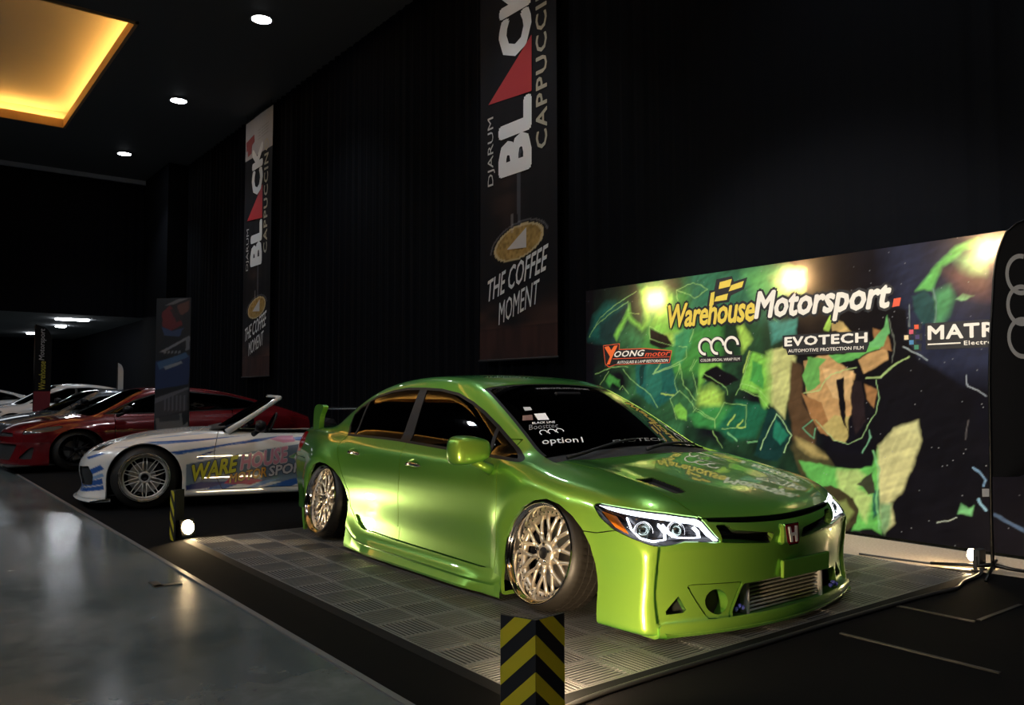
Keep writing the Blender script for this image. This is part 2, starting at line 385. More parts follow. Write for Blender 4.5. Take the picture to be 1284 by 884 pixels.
# backdrop print, metres on the cloth: (kind, colour, edge softness, line width, points)
ART = [
('P',(0.018,0.022,0.045),0.25,0,[(3.473,2.335),(4.395,2.309),(4.391,1.249),(3.575,1.264)]),
('P',(0.012,0.085,0.07),0.1,0,[(0.042,1.727),(0.126,1.961),(0.347,2.11),(0.652,2.057),(0.499,1.811),(0.304,1.658)]),
('P',(0.01,0.03,0.03),0.06,0,[(0.227,1.884),(0.634,2.058),(0.669,1.881),(0.46,1.65),(0.205,1.69)]),
('P',(0.045,0.2,0.04),0.1,0,[(0.819,2.268),(1.066,2.254),(1.3,2.128),(1.88,2.143),(1.867,1.294),(0.773,1.313),(0.903,1.734)]),
('P',(0.03,0.13,0.07),0.12,0,[(1.488,2.321),(2.015,2.258),(2.425,2.266),(2.616,2.187),(2.533,1.796),(2.323,1.754),(2.078,1.829),(1.481,1.75)]),
('P',(0.16,0.42,0.06),0.05,0,[(0.442,1.76),(0.614,1.939),(0.68,2.054),(0.706,1.918),(0.85,1.816),(0.904,1.878),(0.836,2.186),(0.926,2.23),(0.957,1.835),(0.85,1.757),(0.651,1.909),(0.479,1.69)]),
('P',(0.16,0.42,0.06),0.04,0,[(0.956,1.796),(1.131,2.016),(1.267,2.105),(1.297,1.888),(1.23,1.791),(1.361,1.758),(1.359,1.607),(1.228,1.677)]),
('P',(0.3,0.5,0.08),0.05,0,[(1.162,1.719),(1.393,1.731),(1.423,1.604),(1.277,1.599)]),
('P',(0.004,0.0038,0.006),0.02,0,[(0.965,1.769),(1.195,1.704),(1.277,1.586),(1.126,1.555),(0.954,1.627)]),
('P',(0.04,0.22,0.09),0.06,0,[(1.295,1.711),(1.52,1.772),(1.486,1.577),(1.372,1.407),(1.275,1.435)]),
('P',(0.012,0.085,0.07),0.04,0,[(0.756,1.432),(1.225,1.469),(1.336,1.128),(1.051,0.962),(0.753,1.129)]),
('P',(0.006,0.03,0.026),0.01,0,[(0.819,1.391),(0.89,1.415),(0.853,1.207),(0.808,1.181)]),
('P',(0.02,0.12,0.085),0.02,0,[(0.917,1.415),(1.107,1.397),(1.121,1.129),(0.948,1.012),(0.878,1.064)]),
('P',(0.045,0.2,0.04),0.03,0,[(0.301,1.253),(0.37,1.334),(0.523,1.25),(0.522,1.183),(0.418,1.224),(0.369,1.184)]),
('P',(0.16,0.42,0.06),0.02,0,[(1.269,0.966),(1.351,1.017),(1.43,0.943),(1.429,0.845),(1.333,0.867)]),
('P',(0.16,0.42,0.06),0.04,0,[(1.609,1.408),(1.868,1.412),(1.867,1.305),(1.668,1.249),(1.589,1.128)]),
('P',(0.004,0.0038,0.006),0.02,0,[(1.669,1.321),(1.847,1.294),(1.865,1.175),(1.698,1.248)]),
('P',(0.3,0.5,0.08),0.1,0,[(1.602,1.134),(1.75,1.192),(1.874,1.105),(1.854,0.976),(1.71,0.945),(1.581,1.016)]),
('P',(0.035,0.2,0.05),0.05,0,[(1.466,0.896),(1.618,0.987),(1.872,0.991),(2.079,0.993),(2.094,0.826),(1.797,0.774),(1.541,0.809)]),
('P',(0.16,0.42,0.06),0.03,0,[(2.101,1.245),(2.222,1.493),(2.383,1.446),(2.391,1.052),(2.31,0.955),(2.28,1.119),(2.082,1.161)]),
('P',(0.05,0.25,0.05),0.02,0,[(2.184,1.23),(2.22,1.41),(2.317,1.38),(2.321,1.147)]),
('P',(0.3,0.5,0.08),0.05,0,[(2.105,1.758),(2.213,1.613),(2.114,1.479),(2.048,1.715)]),
('P',(0.004,0.0038,0.006),0.02,0,[(1.679,1.339),(1.807,1.379),(2.067,1.246),(1.928,1.176),(1.641,1.266)]),
('P',(0.012,0.1,0.05),0.05,0,[(2.029,1.049),(2.279,1.023),(2.374,0.97),(2.225,0.72),(1.972,0.681),(1.798,0.788)]),
('P',(0.015,0.13,0.08),0.01,0,[(2.421,0.93),(2.468,0.931),(2.602,0.762),(2.493,0.638),(2.401,0.687)]),
('P',(0.006,0.03,0.028),0.02,0,[(2.375,0.997),(2.469,0.985),(2.617,0.763),(2.46,0.516),(2.205,0.554),(2.307,0.805)]),
('P',(0.015,0.15,0.09),0.02,0,[(2.436,0.89),(2.572,0.761),(2.494,0.665),(2.417,0.728)]),
('L',(0.35,0.55,0.25),0.006,0.009,[(2.28,0.613),(2.452,0.944),(2.602,0.756),(2.523,0.6)]),
('L',(0.15,0.38,0.16),0.006,0.018,[(2.141,0.668),(2.248,0.687)]),
('L',(0.15,0.38,0.16),0.006,0.014,[(1.921,0.75),(2.023,0.683)]),
('L',(0.3,0.52,0.16),0.008,0.006,[(0.053,1.74),(0.227,1.94),(0.463,2.073),(0.782,2.178)]),
('L',(0.3,0.52,0.16),0.008,0.006,[(0.125,1.835),(0.405,1.995),(0.653,2.083)]),
('L',(0.3,0.52,0.16),0.008,0.006,[(0.653,2.083),(0.661,1.962),(0.816,1.95)]),
('L',(0.3,0.52,0.16),0.008,0.006,[(1.333,2.143),(1.542,2.197),(1.711,2.106),(1.556,2.041),(1.333,2.143)]),
('L',(0.3,0.52,0.16),0.008,0.006,[(1.333,2.143),(1.34,2.023)]),
('L',(0.3,0.52,0.16),0.008,0.006,[(0.956,1.796),(0.955,1.679),(1.277,1.586)]),
('L',(0.3,0.52,0.16),0.008,0.006,[(0.956,1.796),(1.162,1.719)]),
('L',(0.3,0.52,0.16),0.008,0.006,[(1.038,1.327),(1.348,1.42),(1.355,1.303)]),
('L',(0.3,0.52,0.16),0.008,0.006,[(1.342,1.583),(1.455,1.578),(1.453,1.467),(1.356,1.42)]),
('L',(0.3,0.52,0.16),0.008,0.006,[(1.02,1.314),(1.124,1.44)]),
('L',(0.3,0.52,0.16),0.008,0.006,[(0.221,1.212),(0.361,1.362)]),
('L',(0.3,0.52,0.16),0.008,0.006,[(0.571,1.37),(0.754,1.208),(0.966,1.103),(1.068,0.975)]),
('L',(0.3,0.52,0.16),0.008,0.006,[(1.003,1.309),(1.356,1.403),(1.402,1.203),(1.557,1.055)]),
('L',(0.3,0.52,0.16),0.008,0.006,[(1.003,1.309),(1.107,1.422)]),
('L',(0.3,0.52,0.16),0.008,0.006,[(1.22,1.066),(1.352,1.141),(1.541,0.982),(1.782,0.866)]),
('L',(0.3,0.52,0.16),0.008,0.006,[(1.22,1.066),(1.285,0.941),(1.316,0.854)]),
('L',(0.3,0.52,0.16),0.008,0.006,[(1.509,0.933),(1.556,0.982)]),
('L',(0.3,0.52,0.16),0.008,0.006,[(0.142,1.324),(0.4,1.402),(0.646,1.402)]),
('L',(0.3,0.52,0.16),0.008,0.006,[(0.513,1.156),(0.56,1.189),(0.652,1.102)]),
('L',(0.3,0.52,0.16),0.008,0.006,[(1.506,1.045),(1.524,0.956),(1.781,0.859),(1.771,0.787)]),
('L',(0.3,0.52,0.16),0.008,0.006,[(1.781,0.859),(1.89,1.019),(2.147,1.001),(2.118,0.799),(1.851,0.783)]),
('L',(0.3,0.52,0.16),0.008,0.006,[(1.583,1.119),(1.51,1.343),(1.578,1.445)]),
('L',(0.3,0.52,0.16),0.008,0.006,[(1.66,1.31),(1.927,1.162),(1.944,1.105)]),
('L',(0.3,0.52,0.16),0.008,0.006,[(2.1,1.217),(2.265,1.161),(2.391,1.038)]),
('L',(0.3,0.52,0.16),0.008,0.006,[(2.082,1.161),(2.28,1.092),(2.375,0.997)]),
('L',(0.3,0.52,0.16),0.008,0.006,[(1.431,1.179),(1.544,1.06)]),
('L',(0.3,0.52,0.16),0.008,0.006,[(1.743,0.757),(1.866,0.619)]),
('L',(0.3,0.52,0.16),0.008,0.006,[(2.03,1.105),(2.1,1.217),(2.205,1.494)]),
('L',(0.3,0.52,0.16),0.008,0.006,[(1.32,1.128),(1.289,1.241),(1.356,1.39)]),
('L',(0.3,0.52,0.16),0.008,0.006,[(1.487,1.626),(1.552,1.77)]),
('L',(0.3,0.52,0.16),0.008,0.006,[(1.483,1.325),(1.547,1.446)]),
('L',(0.3,0.52,0.16),0.008,0.006,[(2.439,1.601),(2.48,1.744),(2.555,1.661)]),
('L',(0.3,0.52,0.16),0.008,0.006,[(2.48,1.744),(2.429,1.781)]),
('L',(0.35,0.5,0.1),0.01,0.014,[(2.119,1.315),(2.188,1.495)]),
('L',(0.35,0.5,0.1),0.01,0.014,[(2.01,0.922),(1.922,0.821)]),
('L',(0.35,0.5,0.1),0.01,0.014,[(2.094,0.882),(2.025,0.796),(2.118,0.806)]),
('L',(0.35,0.5,0.1),0.01,0.014,[(1.12,1.103),(1.27,1.103)]),
('P',(0.1,0.34,0.1),0.14,0,[(2.127,2.21),(2.438,2.242),(2.616,2.187),(2.51,1.976),(2.247,1.977)]),
('P',(0.3,0.48,0.16),0.1,0,[(2.41,2.143),(2.603,2.199),(2.739,2.172),(2.723,1.988),(2.485,2.012)]),
('P',(0.05,0.2,0.16),0.05,0,[(2.403,1.749),(2.682,1.763),(2.704,1.63),(2.529,1.596),(2.425,1.557)]),
('P',(0.42,0.44,0.17),0.03,0,[(2.391,1.487),(2.541,1.521),(2.661,1.449),(2.611,1.225),(2.569,1.0),(2.529,0.893),(2.453,0.985),(2.399,1.025)]),
('P',(0.25,0.4,0.1),0.05,0,[(2.351,1.488),(2.415,1.499),(2.407,1.025),(2.36,1.051)]),
('P',(0.004,0.0038,0.006),0.03,0,[(2.684,1.811),(3.004,1.744),(3.541,1.784),(3.63,1.757),(3.654,1.522),(3.702,1.404),(3.691,0.958),(3.165,0.948),(3.05,1.281),(2.64,1.442)]),
('P',(0.004,0.0038,0.006),0.05,0,[(3.116,1.468),(3.701,1.383),(4.071,1.139),(4.216,0.52),(4.229,0.021),(2.939,-0.172),(3.27,0.696)]),
('P',(0.07,0.04,0.02),0.03,0,[(2.614,1.398),(2.718,1.355),(2.712,1.028),(2.838,0.823),(2.82,0.643),(2.616,0.71),(2.577,1.0)]),
('P',(0.4,0.24,0.1),0.012,0,[(2.733,1.402),(2.972,1.434),(3.195,1.271),(3.16,0.948),(3.03,0.762),(2.83,0.941),(2.743,1.143)]),
('P',(0.5,0.33,0.15),0.012,0,[(2.897,1.329),(3.182,1.297),(3.148,1.045),(2.994,1.09)]),
('P',(0.26,0.13,0.05),0.012,0,[(2.712,1.109),(2.891,1.043),(3.002,0.761),(2.886,0.776),(2.77,0.927)]),
('P',(0.4,0.24,0.1),0.012,0,[(3.218,1.386),(3.466,1.478),(3.476,1.378),(3.263,1.269)]),
('P',(0.26,0.13,0.05),0.012,0,[(3.352,1.636),(3.481,1.59),(3.504,1.452),(3.388,1.469)]),
('P',(0.26,0.13,0.05),0.012,0,[(3.275,1.193),(3.38,1.141),(3.35,1.002),(3.286,1.078)]),
('P',(0.45,0.32,0.12),0.012,0,[(3.007,1.724),(3.107,1.704),(3.175,1.621),(3.005,1.625)]),
('P',(0.3,0.5,0.08),0.012,0,[(2.918,1.643),(2.994,1.765),(3.037,1.748),(2.976,1.62)]),
('P',(0.34,0.28,0.1),0.012,0,[(3.005,0.945),(3.146,0.922),(3.1,0.726),(2.987,0.734),(2.902,0.837)]),
('P',(0.004,0.0038,0.006),0.008,0,[(3.04,1.234),(3.097,1.259),(3.116,0.818),(3.062,0.946)]),
('P',(0.016,0.01,0.012),0.01,0,[(3.18,1.219),(3.248,1.206),(3.281,0.887),(3.184,0.788),(3.149,1.077)]),
('P',(0.1,0.3,0.07),0.01,0,[(2.716,1.279),(2.78,1.427),(2.943,1.395),(2.868,1.33),(2.894,1.196),(2.758,1.129)]),
('P',(0.1,0.34,0.08),0.01,0,[(2.972,1.434),(3.213,1.464),(3.282,1.512),(3.454,1.529),(3.414,1.468),(3.184,1.387),(3.057,1.365)]),
('P',(0.12,0.36,0.12),0.01,0,[(3.308,1.473),(3.444,1.63),(3.472,1.729),(3.494,1.59),(3.44,1.48)]),
('L',(0.35,0.48,0.18),0.006,0.01,[(2.728,1.116),(2.894,1.156),(2.984,1.274),(3.084,1.299),(3.196,1.322)]),
('L',(0.3,0.42,0.16),0.006,0.016,[(3.289,1.231),(3.408,1.242),(3.501,1.315),(3.641,1.397)]),
('L',(0.25,0.4,0.18),0.006,0.008,[(3.369,1.217),(3.392,1.078),(3.363,0.952),(3.238,0.771),(3.127,0.715),(3.001,0.735),(2.829,0.888)]),
('L',(0.15,0.16,0.13),0.008,0.007,[(3.484,1.703),(3.531,1.513),(3.501,1.352)]),
('P',(0.05,0.045,0.02),0.03,0,[(2.646,0.754),(2.919,0.631),(3.005,0.516),(2.81,0.421),(2.687,0.411),(2.596,0.654)]),
('P',(0.3,0.24,0.09),0.05,0,[(2.646,0.74),(2.815,0.666),(2.933,0.578),(2.783,0.596),(2.66,0.658)]),
('P',(0.09,0.33,0.07),0.02,0,[(2.674,0.548),(2.858,0.533),(3.005,0.503),(3.327,0.539),(3.371,0.695),(3.437,0.698),(3.395,0.013),(3.316,0.053),(3.137,0.017),(3.213,0.298),(3.073,0.336),(2.853,0.316),(2.733,0.415)]),
('P',(0.3,0.42,0.14),0.04,0,[(3.026,0.491),(3.204,0.517),(3.271,0.458),(3.2,0.348),(3.322,0.308),(3.263,0.097),(3.156,0.24),(3.03,0.333)]),
('P',(0.42,0.42,0.2),0.03,0,[(3.371,0.695),(3.518,0.84),(3.691,0.92),(3.717,0.761),(3.638,0.548),(3.558,0.356),(3.479,0.274),(3.489,0.125),(3.421,0.029),(3.372,0.187)]),
('P',(0.14,0.26,0.12),0.03,0,[(3.374,0.263),(3.479,0.261),(3.449,0.095),(3.421,0.016),(3.383,0.062)]),
('P',(0.015,0.1,0.06),0.02,0,[(3.323,0.359),(3.377,0.364),(3.372,0.187),(3.318,0.13)]),
('P',(0.04,0.032,0.016),0.012,0,[(2.868,0.318),(2.958,0.353),(3.059,0.322),(2.998,0.21),(2.925,0.216)]),
('P',(0.035,0.03,0.014),0.012,0,[(3.059,0.322),(3.157,0.279),(3.208,0.194),(3.18,0.074),(3.094,0.011),(3.009,0.027),(2.998,0.197)]),
('P',(0.16,0.2,0.06),0.03,0,[(2.998,0.21),(3.1,0.26),(3.168,0.163),(3.096,0.064),(3.024,0.068)]),
('P',(0.03,0.035,0.02),0.012,0,[(3.194,0.386),(3.319,0.487),(3.336,0.335),(3.281,0.317),(3.242,0.371)]),
('P',(0.004,0.0038,0.006),0.015,0,[(2.919,0.631),(3.275,0.638),(3.301,0.562),(3.217,0.518),(3.005,0.516)]),
('L',(0.1,0.3,0.16),0.006,0.012,[(2.804,0.884),(2.71,0.826),(2.816,0.734),(2.833,0.816)]),
('L',(0.16,0.4,0.16),0.01,0.016,[(3.33,0.654),(3.38,0.517),(3.348,0.285),(3.369,0.06)]),
('L',(0.14,0.34,0.2),0.008,0.012,[(3.248,0.649),(3.319,0.769),(3.306,0.82)]),
('P',(0.12,0.4,0.1),0.03,0,[(3.706,1.905),(3.845,2.057),(4.001,2.194),(4.15,2.232),(4.193,2.191),(4.046,2.152),(3.904,2.049),(3.828,1.887)]),
('P',(0.2,0.42,0.18),0.1,0,[(4.022,2.107),(4.191,2.132),(4.187,1.98),(4.075,1.957)]),
('P',(0.07,0.24,0.1),0.06,0,[(3.852,1.872),(3.959,1.922),(3.991,1.798),(3.906,1.649),(3.846,1.64)]),
('P',(0.02,0.06,0.06),0.02,0,[(3.68,1.864),(3.768,1.893),(3.85,1.811),(3.846,1.653),(3.749,1.635),(3.69,1.738)]),
('P',(0.2,0.42,0.18),0.012,0,[(4.003,1.797),(4.049,1.841),(4.128,1.822),(4.037,1.782)]),
('P',(0.1,0.05,0.055),0.1,0,[(3.915,2.024),(4.021,2.047),(4.23,1.928),(4.247,1.787),(4.049,1.829)]),
('L',(0.15,0.22,0.2),0.01,0.008,[(3.829,1.899),(3.868,1.797),(3.846,1.64)]),
('L',(0.25,0.3,0.28),0.006,0.008,[(3.654,1.791),(3.656,1.628)]),
('L',(0.35,0.4,0.4),0.006,0.01,[(3.595,1.481),(3.695,1.427),(3.767,1.363)]),
('L',(0.3,0.33,0.36),0.004,0.01,[(4.052,1.248),(4.06,1.175),(4.191,1.097)]),
('L',(0.14,0.24,0.36),0.006,0.018,[(4.078,0.574),(4.167,0.501),(4.151,0.452)]),
('L',(0.2,0.36,0.46),0.006,0.02,[(4.118,0.361),(4.162,0.294)]),
('L',(0.06,0.1,0.18),0.008,0.026,[(4.228,0.27),(4.433,0.164)]),
('P',(0.12,0.34,0.14),0.02,0,[(3.994,0.324),(4.039,0.288),(4.087,0.318),(4.062,0.243),(3.968,0.24)]),
('L',(0.35,0.4,0.33),0.004,0.008,[(3.821,0.165),(3.894,0.185),(3.959,0.214)]),
('L',(0.1,0.09,0.09),0.008,0.008,[(4.053,0.914),(4.034,0.783)])]
# ------------------------------------------------------------------ green saloon: body surface (x forward, y left, z up, metres)
XF, XR, WZF, WZR = -.041, -2.715, .308, .310            # wheel centres
h_P = spl([-3.75, -3.45, -3.15, -2.79, -2.4, -1.9, -1.4, -.9, -.5, -.09, .2, .45, .70, .9], [.68, .735, .795, .846, .850, .855, .858, .858, .860, .866, .862, .850, .820, .77])
h_S = spl([-.05, .05, .12, .25, .40, .52, .60, .68, .74, .80, .9], [.0, .0, -.003, -.016, -.004, 0, -.004, -.02, -.043, -.085, -.17])
h_T = spl([-3.9, -3.7, -3.4, -3.1, -2.8, -2.4, -1.4, -.5, -.3, -.1, .1, .4, .6, .72, .80, .84, .90], [.80, .835, .85, .855, .86, .86, .84, .80, .788, .767, .739, .683, .634, .592, .555, .528, .47])
h_TG = spl([-3.5, -3.05, -2.85, -2.585, -2.2, -1.9, -1.5, -1.2, -.954, -.58, -.22, -.06, .2, .5], [.72, .875, .97, 1.085, 1.195, 1.238, 1.253, 1.233, 1.183, 1.035, .85, .764, .62, .46])
h_GW = spl([.6, .75, .82, .9, 1.05, 1.15, 1.25], [.80, .765, .742, .712, .650, .606, .560])
h_F = spl([-.1, .05, .2, .38, .49, .53, .6, .7], [.855, .86, .842, .862, .862, .850, .81, .74])
h_D = spl([-3.9, -3.0, -.6, -.1, .3, .7], [.08, .06, .10, .12, .13, .14])
def h_lower(x, y, z):
    a = np.abs(y)
    w = h_P(x)+h_S(z)
    for xc, zc, amp in ((XF, .30, .016), (XR, .30, .020)):
        r = np.hypot(x-xc, z-zc); w = w+amp*np.exp(-((r-.33)/.075)**2)
    side = (a-w)*.93
    top = (z-(h_T(x)-(.03+.03*sstep(-.3, .1, x))*a*a-(.9+.8*sstep(-.4, -1.2, x))*np.maximum(a-.66, 0)**2+.018*np.exp(-((a-.60)/.11)**2)*sstep(-.35, .05, x)*sstep(.75, .45, x)))*.95
    kn = .030+.18*sstep(.38, .57, z)
    rec = .020*(1-sstep(.750, .775, a))*sstep(.47, .40, z)*sstep(.07, .11, z)
    nose = (x-(h_F(z)-.27*a*a-rec))*.95
    bot = .035+.13*sstep(-2.95, -3.12, x)-z
    rear = ((-x)-(3.66-.16*a*a-.25*np.maximum(z-.62, 0)**2-.05*sstep(.45, .2, z)))
    f = smax(side, nose, kn)
    f = smax(f, top, .05+.05*sstep(0, .6, x))
    f = smax(f, rear, .22)
    return smax(f, bot, .03)
def h_green(x, y, z):
    a = np.abs(y)
    c = .22*sstep(-1.3, -.7, x)-.22*sstep(-1.9, -2.6, x)
    tg = h_TG(x+c*a*a)-.075*a*a-.10*np.maximum(a-.42, 0)**2
    sl = .80-.10*sstep(-1.4, -.5, x)-.10*sstep(-2, -2.7, x)
    top = (z-tg)*sl
    w = h_GW(z)-.10*sstep(-2.2, -3.2, x)-.03*sstep(-.7, -.1, x)
    f = smax((a-w)*.92, top, .09)
    return smax(f, .55-z, .02)
def h_body(x, y, z):
    return smin(h_lower(x, y, z), h_green(x, y, z), .045)
class Body:
    """a car surface being cut into panels"""
    def __init__(s, f, lo, hi, step):
        s.f = f
        V, Q = iso_mesh(f, lo, hi, step); V = walk(f, V, 5); T = tri(Q)
        V, T = clip_tris(V, T, -V[:, 1])
        V[np.abs(V[:, 1]) < 1e-6, 1] = 0
        M, T2 = mirror(V, T); s.V = np.concatenate([V, M]); s.T = np.concatenate([T, T2+len(V)])
        key = np.round(s.V*2e4).astype(np.int64); _, i, inv = np.unique(key, axis=0, return_index=True, return_inverse=True)
        s.V = s.V[i]; s.T = inv.ravel()[s.T]
    def field(s, poly, pr, mask):
        V = s.V; u, v = pr(V); P = np.asarray(poly, float); m = mask(V)
        out = np.full(len(V), -1.)
        if m.any(): out[m] = sdpoly(P, u[m], v[m])
        return out
    def take(s, sd, gap=0.):
        """removes the region sd>0 from the body and returns it as (V,T); gap is left open around it"""
        part = clip_tris(s.V, s.T, sd-gap/2)
        s.V, s.T = clip_tris(s.V, s.T, -sd-gap/2)
        return part
    def emit(s, name, VT, mat, parent, lift=0., skirt=.012, direction=None):
        V, T = VT
        N = unit(grad(s.f, V, 2e-3))
        V = V+N*lift
        if skirt:
            n0 = len(V); V2, T2 = rim_skirt(V, T, N, skirt)
            o = npo(name, V2, T2, mat, parent)
            n2 = (len(V2)-n0)//2
            B = np.unique(T2[T2 >= n0])-n0
            NN = np.zeros((len(V2), 3)); NN[:n0] = N
            me = o.data; me.update()
            # panel faces use the true surface normal, folded rim its own
            vn = np.array([v.normal[:] for v in me.vertices]); vn[:n0] = N
            me.normals_split_custom_set_from_vertices([tuple(q) for q in vn])
            return o
        return npo(name, V, T, mat, parent, normals=N)
SIDE = lambda sg: (lambda V: (V[:, 0], V[:, 2]))
def side_mask(sg, zmin=-1, ymin=.42): return lambda V: (sg*V[:, 1] > ymin) & (V[:, 2] > zmin)
def top_pr(V): return V[:, 0], V[:, 1]
def front_pr(V): return V[:, 1], V[:, 2]
def corner_pr(sg): return lambda V: ((V[:, 0]-sg*V[:, 1])*.70711, V[:, 2])

car_paint = mat('pearl_green_paint', (.10, .34, .015), .30, .55, Coat_Weight=1., Coat_Roughness=.012)
def _paint():
    m = car_paint; b = bsdf(m)
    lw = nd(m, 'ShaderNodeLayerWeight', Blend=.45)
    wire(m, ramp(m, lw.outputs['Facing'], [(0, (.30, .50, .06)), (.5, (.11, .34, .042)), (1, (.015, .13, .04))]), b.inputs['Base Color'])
    n = nd(m, 'ShaderNodeTexNoise'); n.inputs['Scale'].default_value = 1400; n.inputs['Detail'].default_value = 1
    t = nd(m, 'ShaderNodeTexCoord'); wire(m, t.outputs['Object'], n.inputs['Vector'])
    bp = nd(m, 'ShaderNodeBump'); bp.inputs['Strength'].default_value = .05; bp.inputs['Distance'].default_value = .001
    wire(m, n.outputs['Fac'], bp.inputs['Height']); wire(m, bp.outputs['Normal'], b.inputs['Normal'])
_paint()
black_gloss = mat('black_gloss_trim', (.006, .006, .007), .45, 0, Specular_IOR_Level=.2)
black_matt = mat('black_plastic', (.008, .008, .009), .6, 0)
void_black = mat('inner_shade_black', (.003, .003, .003), .8, 0)  # black of vent and liner, painting in the shade inside gaps and openings
rubber = mat('tyre_rubber', (.014, .012, .010), .5, Specular_IOR_Level=.45)
chrome = mat('polished_lip', (.80, .79, .77), .08, 1.)
alloy = mat('champagne_alloy', (.74, .66, .54), .34, .85)
steel = mat('dull_steel', (.35, .34, .33), .35, 1.)
def glass_mat(name, tint=.05):
    m = bpy.data.materials.new(name); m.use_nodes = True; nt = m.node_tree; nt.nodes.remove(bsdf(m))
    o = nt.nodes['Material Output']; g = nd(m, 'ShaderNodeBsdfGlossy'); g.inputs['Roughness'].default_value = .015
    t = nd(m, 'ShaderNodeBsdfTransparent'); t.inputs['Color'].default_value = (tint, tint, tint*1.1, 1)
    fr = nd(m, 'ShaderNodeFresnel'); fr.inputs['IOR'].default_value = 1.5
    mx = nd(m, 'ShaderNodeMixShader'); wire(m, fr.outputs[0], mx.inputs[0]); wire(m, t.outputs[0], mx.inputs[1]); wire(m, g.outputs[0], mx.inputs[2])
    wire(m, mx.outputs[0], o.inputs['Surface']); return m
tint_glass = glass_mat('tinted_glass', .03)
clear_glass = glass_mat('clear_lens', .92)

hero = thing('car', 'lowered bright green four-door saloon on the ribbed grey mat, with glowing headlights', 'car')
# outlines measured on the surface, metres
DLO = [(-2.41, .804), (-2.494, .87), (-2.5, .966), (-2.405, 1.034), (-2.205, 1.107), (-2.003, 1.144), (-1.80, 1.161), (-1.578, 1.161), (-1.355, 1.153), (-1.131, 1.124), (-.94, 1.07), (-.794, 1.015), (-.616, .934), (-.465, .853), (-.341, .788), (-.275, .762), (-.262, .748), (-.30, .747), (-.541, .757), (-1.017, .774), (-1.626, .797), (-1.838, .801)]
ARCH_F = [(-.335, -.1), (-.325, .235), (-.305, .333), (-.245, .437), (-.155, .524), (-.055, .572), (.053, .591), (.154, .574), (.245, .528), (.307, .473), (.352, .402), (.375, .32), (.388, .223), (.392, -.1)]
ARCH_R = [(-2.25, -.1), (-2.238, .187), (-2.222, .352), (-2.26, .43), (-2.34, .502), (-2.435, .560), (-2.55, .592), (-2.68, .597), (-2.80, .565), (-2.90, .49), (-2.97, .38), (-3.0, .25), (-3.01, -.1)]
HEADP = [(.363, -.847, .589), (.385, -.837, .601), (.529, -.792, .59), (.665, -.676, .573), (.735, -.542, .55), (.754, -.523, .536), (.81, -.459, .435), (.804, -.48, .431), (.777, -.576, .443), (.753, -.646, .448), (.735, -.687, .438), (.71, -.729, .433), (.672, -.772, .438), (.583, -.823, .466), (.497, -.845, .492), (.417, -.852, .537)]
HEAD = [((x+y)*.70711, z) for x, y, z in HEADP]
HOOD_L = [(-.10, .645), (.15, .60), (.383, .563), (.576, .566), (.69, .548), (.742, .525)]
HOOD_F = [(.818-.276*y*y, y) for y in (.46, .40, .34, .28, .22, .16, .10, .05, 0)]
R_DOOR = [(-2.46, .735), (-2.415, .66), (-2.35, .579), (-2.27, .48), (-2.205, .413), (-2.19, .30), (-2.10, .19), (-2.03, .165), (-1.507, .150), (-1.507, .233), (-1.486, .377), (-1.465, .589), (-1.50, .72), (-1.518, .795), (-1.52, .86), (-2.36, .86)]
F_DOOR = [(-1.507, .150), (-1.507, .233), (-1.486, .377), (-1.465, .589), (-1.50, .72), (-1.518, .795), (-1.52, .86), (-.415, .86), (-.43, .742), (-.395, .599), (-.376, .383), (-.405, .231), (-.42, .140)]
B = Body(h_body, (-3.9, -1.0, -.02), (.98, .04, 1.34), .0165)
for sg in (-1, 1):
    B.take(B.field(ARCH_F, SIDE(sg), side_mask(sg))); B.take(B.field(ARCH_R, SIDE(sg), side_mask(sg)))
WS = [(-.045, 0), (-.055, -.3), (-.095, -.69), (-.31, -.652), (-.62, -.597), (-.965, -.535), (-.972, -.3), (-.968, 0), (-.972, .3), (-.965, .535), (-.62, .597), (-.31, .652), (-.095, .69), (-.055, .3)]
sd = B.field(WS, top_pr, lambda V: (V[:, 2] > .70) & (V[:, 0] > -1.2))
ws = B.take(sd)
RW = [(-2.30, 0), (-2.32, -.50), (-2.86, -.54), (-2.90, 0), (-2.86, .54), (-2.32, .50)]
rw = B.take(B.field(RW, top_pr, lambda V: (V[:, 2] > .85) & (V[:, 0] < -2)))
def sub(VT, sd_fn, gap=0):
    V, T = VT; s_ = sd_fn(V); return clip_tris(V, T, s_-gap/2), clip_tris(V, T, -s_-gap/2)
